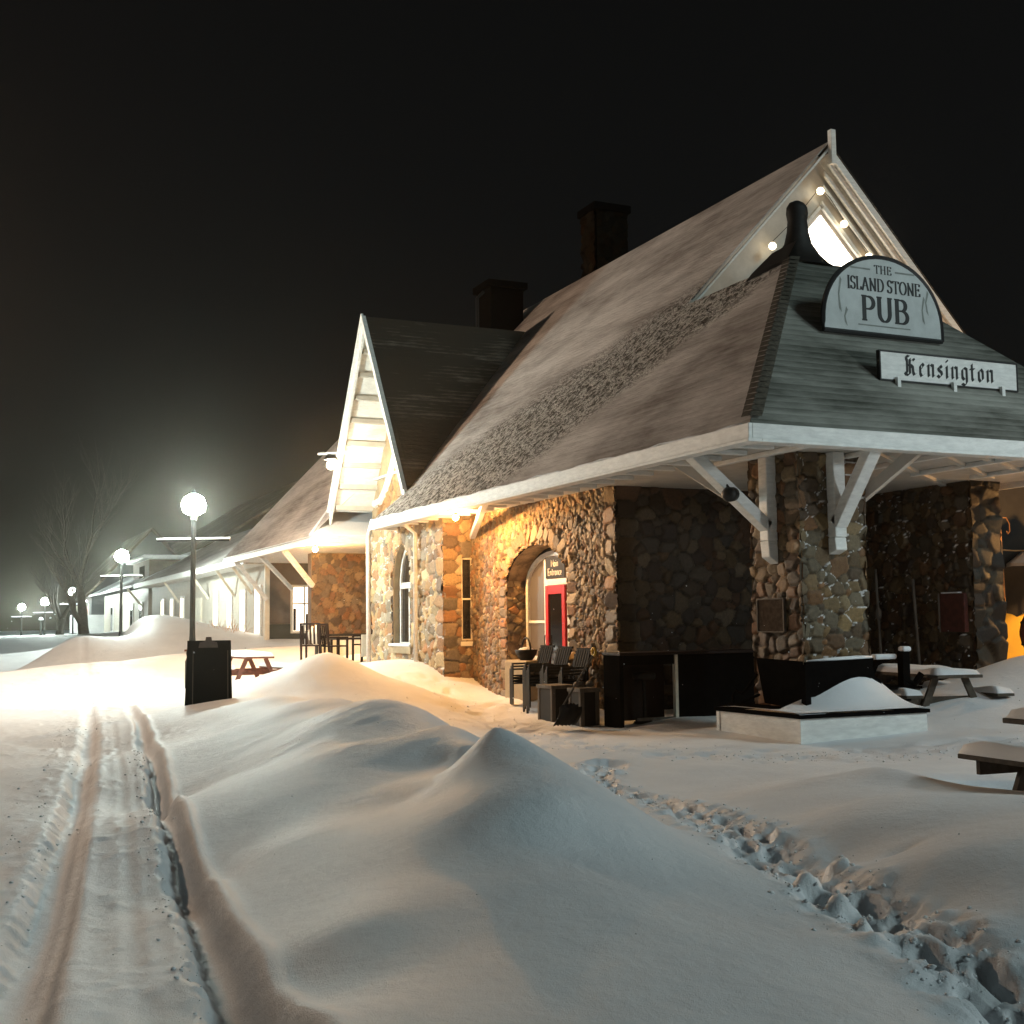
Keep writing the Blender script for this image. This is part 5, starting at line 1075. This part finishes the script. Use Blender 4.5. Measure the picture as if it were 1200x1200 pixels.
for i, (a, b_, lb) in enumerate((((15.62,17.95,.9),(15.80,18.22,2.58),'brown wooden pole leaning on the porch wall nearer the pillar'),((15.60,16.95,.85),(15.80,17.25,2.36),'brown wooden pole leaning on the porch wall nearer the notice case'))):
    lp = thing('leaning_pole', lb, 'pole', a); obj('shaft', MB().tube([a, b_], .026, 8), 'weathered_wood', lp); 
    if i == 0: obj('knot', MB().lathe([(.02,-.12),(.06,-.05),(.06,.05),(.02,.12)], (15.70,18.07,1.75), 8), 'weathered_wood', lp, smooth=True)

# ------------------------------------------------------------------ orange lit yard to the right of the porch
yd = thing('yard_shelter', 'open shelter with a deep beam in orange light beyond the porch', 'shelter', (22, 21, 0))
obj('beam', MB().box((18.4,19.0,3.95),(25,19.2,4.25)), 'orange_wood', yd); obj('fascia', MB().box((18.2,19.21,3.40),(25,19.35,4.05)), 'tan_plaster', yd); obj('back_wall', MB().box((19.0,24,0),(32,24.2,4.2)), 'dark_wood', yd)
obj('post', MB().tube([(18.86,18.1,.75),(18.80,18.1,3.55)], .055, 10), 'orange_wood', yd, smooth=True); obj('hook', MB().tube([(18.85,18.1,3.62),(19.02,18.1,3.62),(19.1,18.1,3.5),(19.1,18.1,3.35),(19.05,18.1,3.3),(19.02,18.1,3.36)], .012, 6), 'orange_wood', yd); obj('cable', MB().tube([(18.8,18.1,2.98),(19.2,18.1,2.97),(20.5,18.1,3.0)], .016, 6), 'orange_wood', yd)
yp = thing('yellow_panel', 'bright yellow panel with a rounded cut standing in the orange light', 'panel', (18.9, 18.0, .8))
obj('board', MB().prism([(18.72,.82),(18.72,1.75),(18.95,1.72),(19.1,1.66),(19.3,1.72),(19.6,1.80),(20.6,1.85),(20.6,.86)], 1, 18.0, 18.05), 'panel_yellow', yp)
fc_ = thing('slat_fence', 'orange lit slatted fence behind the yellow panel', 'fence', (20, 19.6, .8))
for k in range(14): obj('slat', MB().box((18.95+k*.16,19.6,.8),(19.06+k*.16,19.63,2.15)), 'orange_wood', fc_)
obj('rail', MB().box((18.9,19.56,2.05),(21.3,19.599,2.12)), 'orange_wood', fc_)
ub = thing('snowy_parasol', 'snow crusted closed canopy edge with icicles above the yellow panel', 'parasol', (20.6, 17.6, .5))
m_ = MB(); pts = [(18.65,17.0,2.68),(18.78,16.9,2.64),(20.0,16.4,2.70),(21.0,18.0,2.75),(20.0,19.2,2.75),(19.0,18.0,2.72)]; apex = (20.2,17.6,3.6)
m_.v = pts+[apex]+[(20.2,17.6,3.5)]+[(p[0],p[1],p[2]-.06) for p in pts]; n = len(pts)
for i in range(n): j = (i+1) % n; m_.f += [(i,j,n),(n+2+i,n+1,n+2+j),(i,j,n+2+j,n+2+i)]
obj('canopy', m_, 'snow_soft', ub); obj('pole', MB().tube([(20.2,17.6,.3),(20.2,17.6,3.5)], .03, 8), 'weathered_wood', ub); ic = MB()
for x, y, l in ((18.8,16.92,.10),(18.95,16.85,.14),(19.1,16.78,.07)): ic.lathe([(.025,0),(.015,-l*.5),(.003,-l)], (x,y,2.62), 6)
pieces('icicle', ic, 'snow_soft', ub)
br = thing('wine_barrel', 'dark red brown barrel standing before the yellow panel', 'barrel', (18.3, 16.75, .95))
bz = 1.02; bar_ = MB().lathe([(.20,0),(.27,.12),(.31,.30),(.31,.38),(.27,.56),(.21,.68)], (18.35,16.85,bz), 20); obj('body', bar_, 'brown_cloth', br, smooth=True)
hp = MB()
for z_ in (.14,.54): hp.lathe([(.275,z_-.02),(.288,z_-.02),(.288,z_+.02),(.275,z_+.02)], (18.35,16.85,bz), 20)
pieces('hoop', hp, 'dark_metal', br)
lt = thing('yard_lamp', 'orange sodium lamp out of view above the yard', 'lamp', (21.5, 15.5, 0)); obj('bulb', MB().lathe([(.02,-.14),(.14,0),(.02,.14)], (20.9,15.6,3.3), 10), 'sodium_glow', lt, smooth=True); obj('post', MB().tube([(21.3,15.6,0),(21.3,15.6,3.6),(20.9,15.6,3.6),(20.9,15.6,3.47)], .04, 8), 'dark_metal', lt)

# ------------------------------------------------------------------ terrace under the far porch
def dark_chair(loc, rz, label):
    o = thing('terrace_chair', label, 'chair', loc, rz, 'chairs on the far terrace'); f = MB()
    for sx in (-.25,.25):
        f.bar((sx,-.24,-.3),(sx,-.24,.65),.05,.05); f.bar((sx,.24,-.3),(sx,.34,1.0),.05,.05); f.bar((sx,-.26,.65),(sx,.30,.65),.06,.04)
    pieces('side_frame', f, 'dark_wood', o, local=True); obj('seat', MB().box((-.25,-.25,.40),(.25,.25,.44)), 'dark_wood', o, local=True); b_ = MB()
    for k in range(5): b_.bar((-.2+k*.1,.25,.46),(-.2+k*.1,.33,.96),.05,.02,(0,1,0))
    b_.bar((-.27,.34,.99),(.27,.34,.99),.05,.05); obj('backrest', b_, 'dark_wood', o, local=True); return o
dark_chair((8.9,32.2,.72), R(150), 'dark wooden chair at the left end of the far terrace')
dark_chair((9.4,31.9,.70), R(100), 'dark wooden chair beside the terrace table')
dark_chair((10.4,32.4,.72), R(-80), 'dark wooden chair next to the white menu panel')
tb = thing('terrace_table', 'dark slatted table on the far terrace', 'table', (9.9,32.2,.7)); obj('tabletop', MB().box((9.45,31.9,1.28),(10.4,32.6,1.33)), 'dark_wood', tb)
for x, y in ((9.5,31.95),(10.35,31.95),(9.5,32.55),(10.35,32.55)): obj('leg', MB().box((x-.03,y-.03,.4),(x+.03,y+.03,1.28)), 'dark_wood', tb)
gr = thing('kettle_grill', 'pale covered grill against the lit far wall', 'grill', (9.4,34,.8)); obj('bowl', MB().lathe([(.08,.0),(.22,.15),(.26,.32),(.2,.48),(.05,.56)], (9.55,34.2,1.12), 14), 'grill_white', gr, smooth=True); obj('stand', MB().tube([(9.55,34.2,.4),(9.55,34.2,1.15)], .05, 6), 'dark_metal', gr)
cn = thing('terrace_counter', 'low cream counter with dark top below the lit far wall', 'counter', (10.2,35,.6)); obj('body', MB().box((9.85,34.9,.4),(11.3,35.5,1.35)), 'cream_trim', cn); obj('counter_top', MB().box((9.75,34.85,1.352),(11.4,35.55,1.42)), 'charcoal', cn)
mp = thing('menu_panel', 'small white panel with dark marks beside the white downpipe', 'sign', (10.3,31.2,.6)); obj('panel', MB().box((9.78,30.75,.85),(10.28,30.79,1.42)), 'cream_trim', mp)
mk = MB(); 
for z_ in (1.32,1.24,1.05): mk.box((10.10,30.745,z_),(10.2,30.749,z_+.03))
pieces('marking', mk, 'charcoal', mp)
# scraggly shrub by the siding wall
def shrub(loc, label, n, seed):
    rs = random.Random(seed); m_ = MB()
    for k in range(n):
        a = rs.uniform(0,6.28); sp_ = rs.uniform(.2,.9); p = Vector((rs.uniform(-.3,.3),rs.uniform(-.6,.6),-.2)); d = Vector((math.cos(a)*sp_,math.sin(a)*sp_,1)).normalized(); pts = [p]
        for i in range(4): d = (d+Vector((rs.uniform(-.3,.3),rs.uniform(-.3,.3),rs.uniform(-.1,.1)))).normalized(); p = p+d*rs.uniform(.2,.38); pts.append(p)
        m_.tube(pts, [.014,.012,.009,.006,.003], 4, cap=False)
    o = thing('bare_shrub', label, 'shrub', loc); obj('twigs', m_, 'orange_wood', o, local=True)
shrub((9.5,46.5,1.0), 'twiggy bare shrub catching light before the tall windows', 90, 3)

# ------------------------------------------------------------------ loose snow: clods along the trails, flakes in the air
_ico = np.array([(0,0,1),(.894,0,.447),(.276,.851,.447),(-.724,.526,.447),(-.724,-.526,.447),(.276,-.851,.447),(.724,.526,-.447),(-.276,.851,-.447),(-.894,0,-.447),(-.276,-.851,-.447),(.724,-.526,-.447),(0,0,-1)])
_icf = np.array([(0,1,2),(0,2,3),(0,3,4),(0,4,5),(0,5,1),(1,6,2),(2,7,3),(3,8,4),(4,9,5),(5,10,1),(6,7,2),(7,8,3),(8,9,4),(9,10,5),(10,6,1),(11,7,6),(11,8,7),(11,9,8),(11,10,9),(11,6,10)])
def scatter(name, P, Rd, mat, label, flat=.7):
    n = len(P); jit = 1+RS.uniform(-.35, .35, (n, 12, 1)); V = _ico[None]*jit*Rd[:,None,None]; V[:,:,2] *= flat; V = V+P[:,None,:]
    F = (_icf[None]+np.arange(n)[:,None,None]*12).reshape(-1, 3); me = bpy.data.meshes.new(name)
    me.from_pydata(V.reshape(-1,3).tolist(), [], F.tolist()); me.update(); me.materials.append(MATS[mat]); me.polygons.foreach_set('use_smooth', [True]*len(F))
    o = bpy.data.objects.new(name, me); COL.objects.link(o); o['kind'] = 'stuff'; o['label'] = label; return o
def along(pl, n, wd, a0=0, a1=1):
    seg = np.array(pl); L = np.r_[0, np.cumsum(np.hypot(*np.diff(seg, axis=0).T))]; t = RS.uniform(a0, a1, n)*L[-1]
    x = np.interp(t, L, seg[:,0])+RS.normal(0, wd, n); y = np.interp(t, L, seg[:,1])+RS.normal(0, wd, n)*.5; return np.c_[x, y]
q = np.r_[along(FOOT, 1500, .17), along(PATH, 1300, .55), along(RUT1, 220, .20, 0, .35)-np.array([.22, 0]), along(RUT2, 200, .05, 0, .6)-np.array([.14, 0])]
rd = .004+.014*RS.random(len(q))**3
scatter('snow_clods', np.c_[q, height(q[:,0], q[:,1])+rd*.2], rd, 'snow_soft', 'crumbs of snow kicked up along the trails')
n = 320; dd = RS.uniform(3.5, 30, n)**1.0; aa = R(24.6)+RS.uniform(-.42, .42, n); fl = np.c_[dd*np.sin(aa), dd*np.cos(aa), RS.uniform(.3, 2.0, n)]
keep = ~((fl[:,0] > 9.0) & (fl[:,1] > 12.5)); fl = fl[keep]; scatter('falling_snow', fl, .0016+.0024*RS.random(len(fl)), 'snow_soft', 'fine flakes blowing through the night air', 1.0)

# ------------------------------------------------------------------ haze of falling snow
hz = MB().box((-80,-30,-1.2),(110,260,22)); m = bpy.data.materials.new('haze'); m.use_nodes = True; nt = m.node_tree; nt.nodes.remove(nt.nodes['Principled BSDF'])
pv = nt.nodes.new('ShaderNodeVolumePrincipled'); pv.inputs['Color'].default_value = (.96,.90,.76,1); pv.inputs['Density'].default_value = .0006; pv.inputs['Anisotropy'].default_value = .92
nt.links.new(pv.outputs[0], nt.nodes['Material Output'].inputs['Volume']); MATS['haze'] = m
ho = obj('haze', hz, 'haze'); ho['kind'] = 'stuff'; ho['label'] = 'air full of fine blown snow'
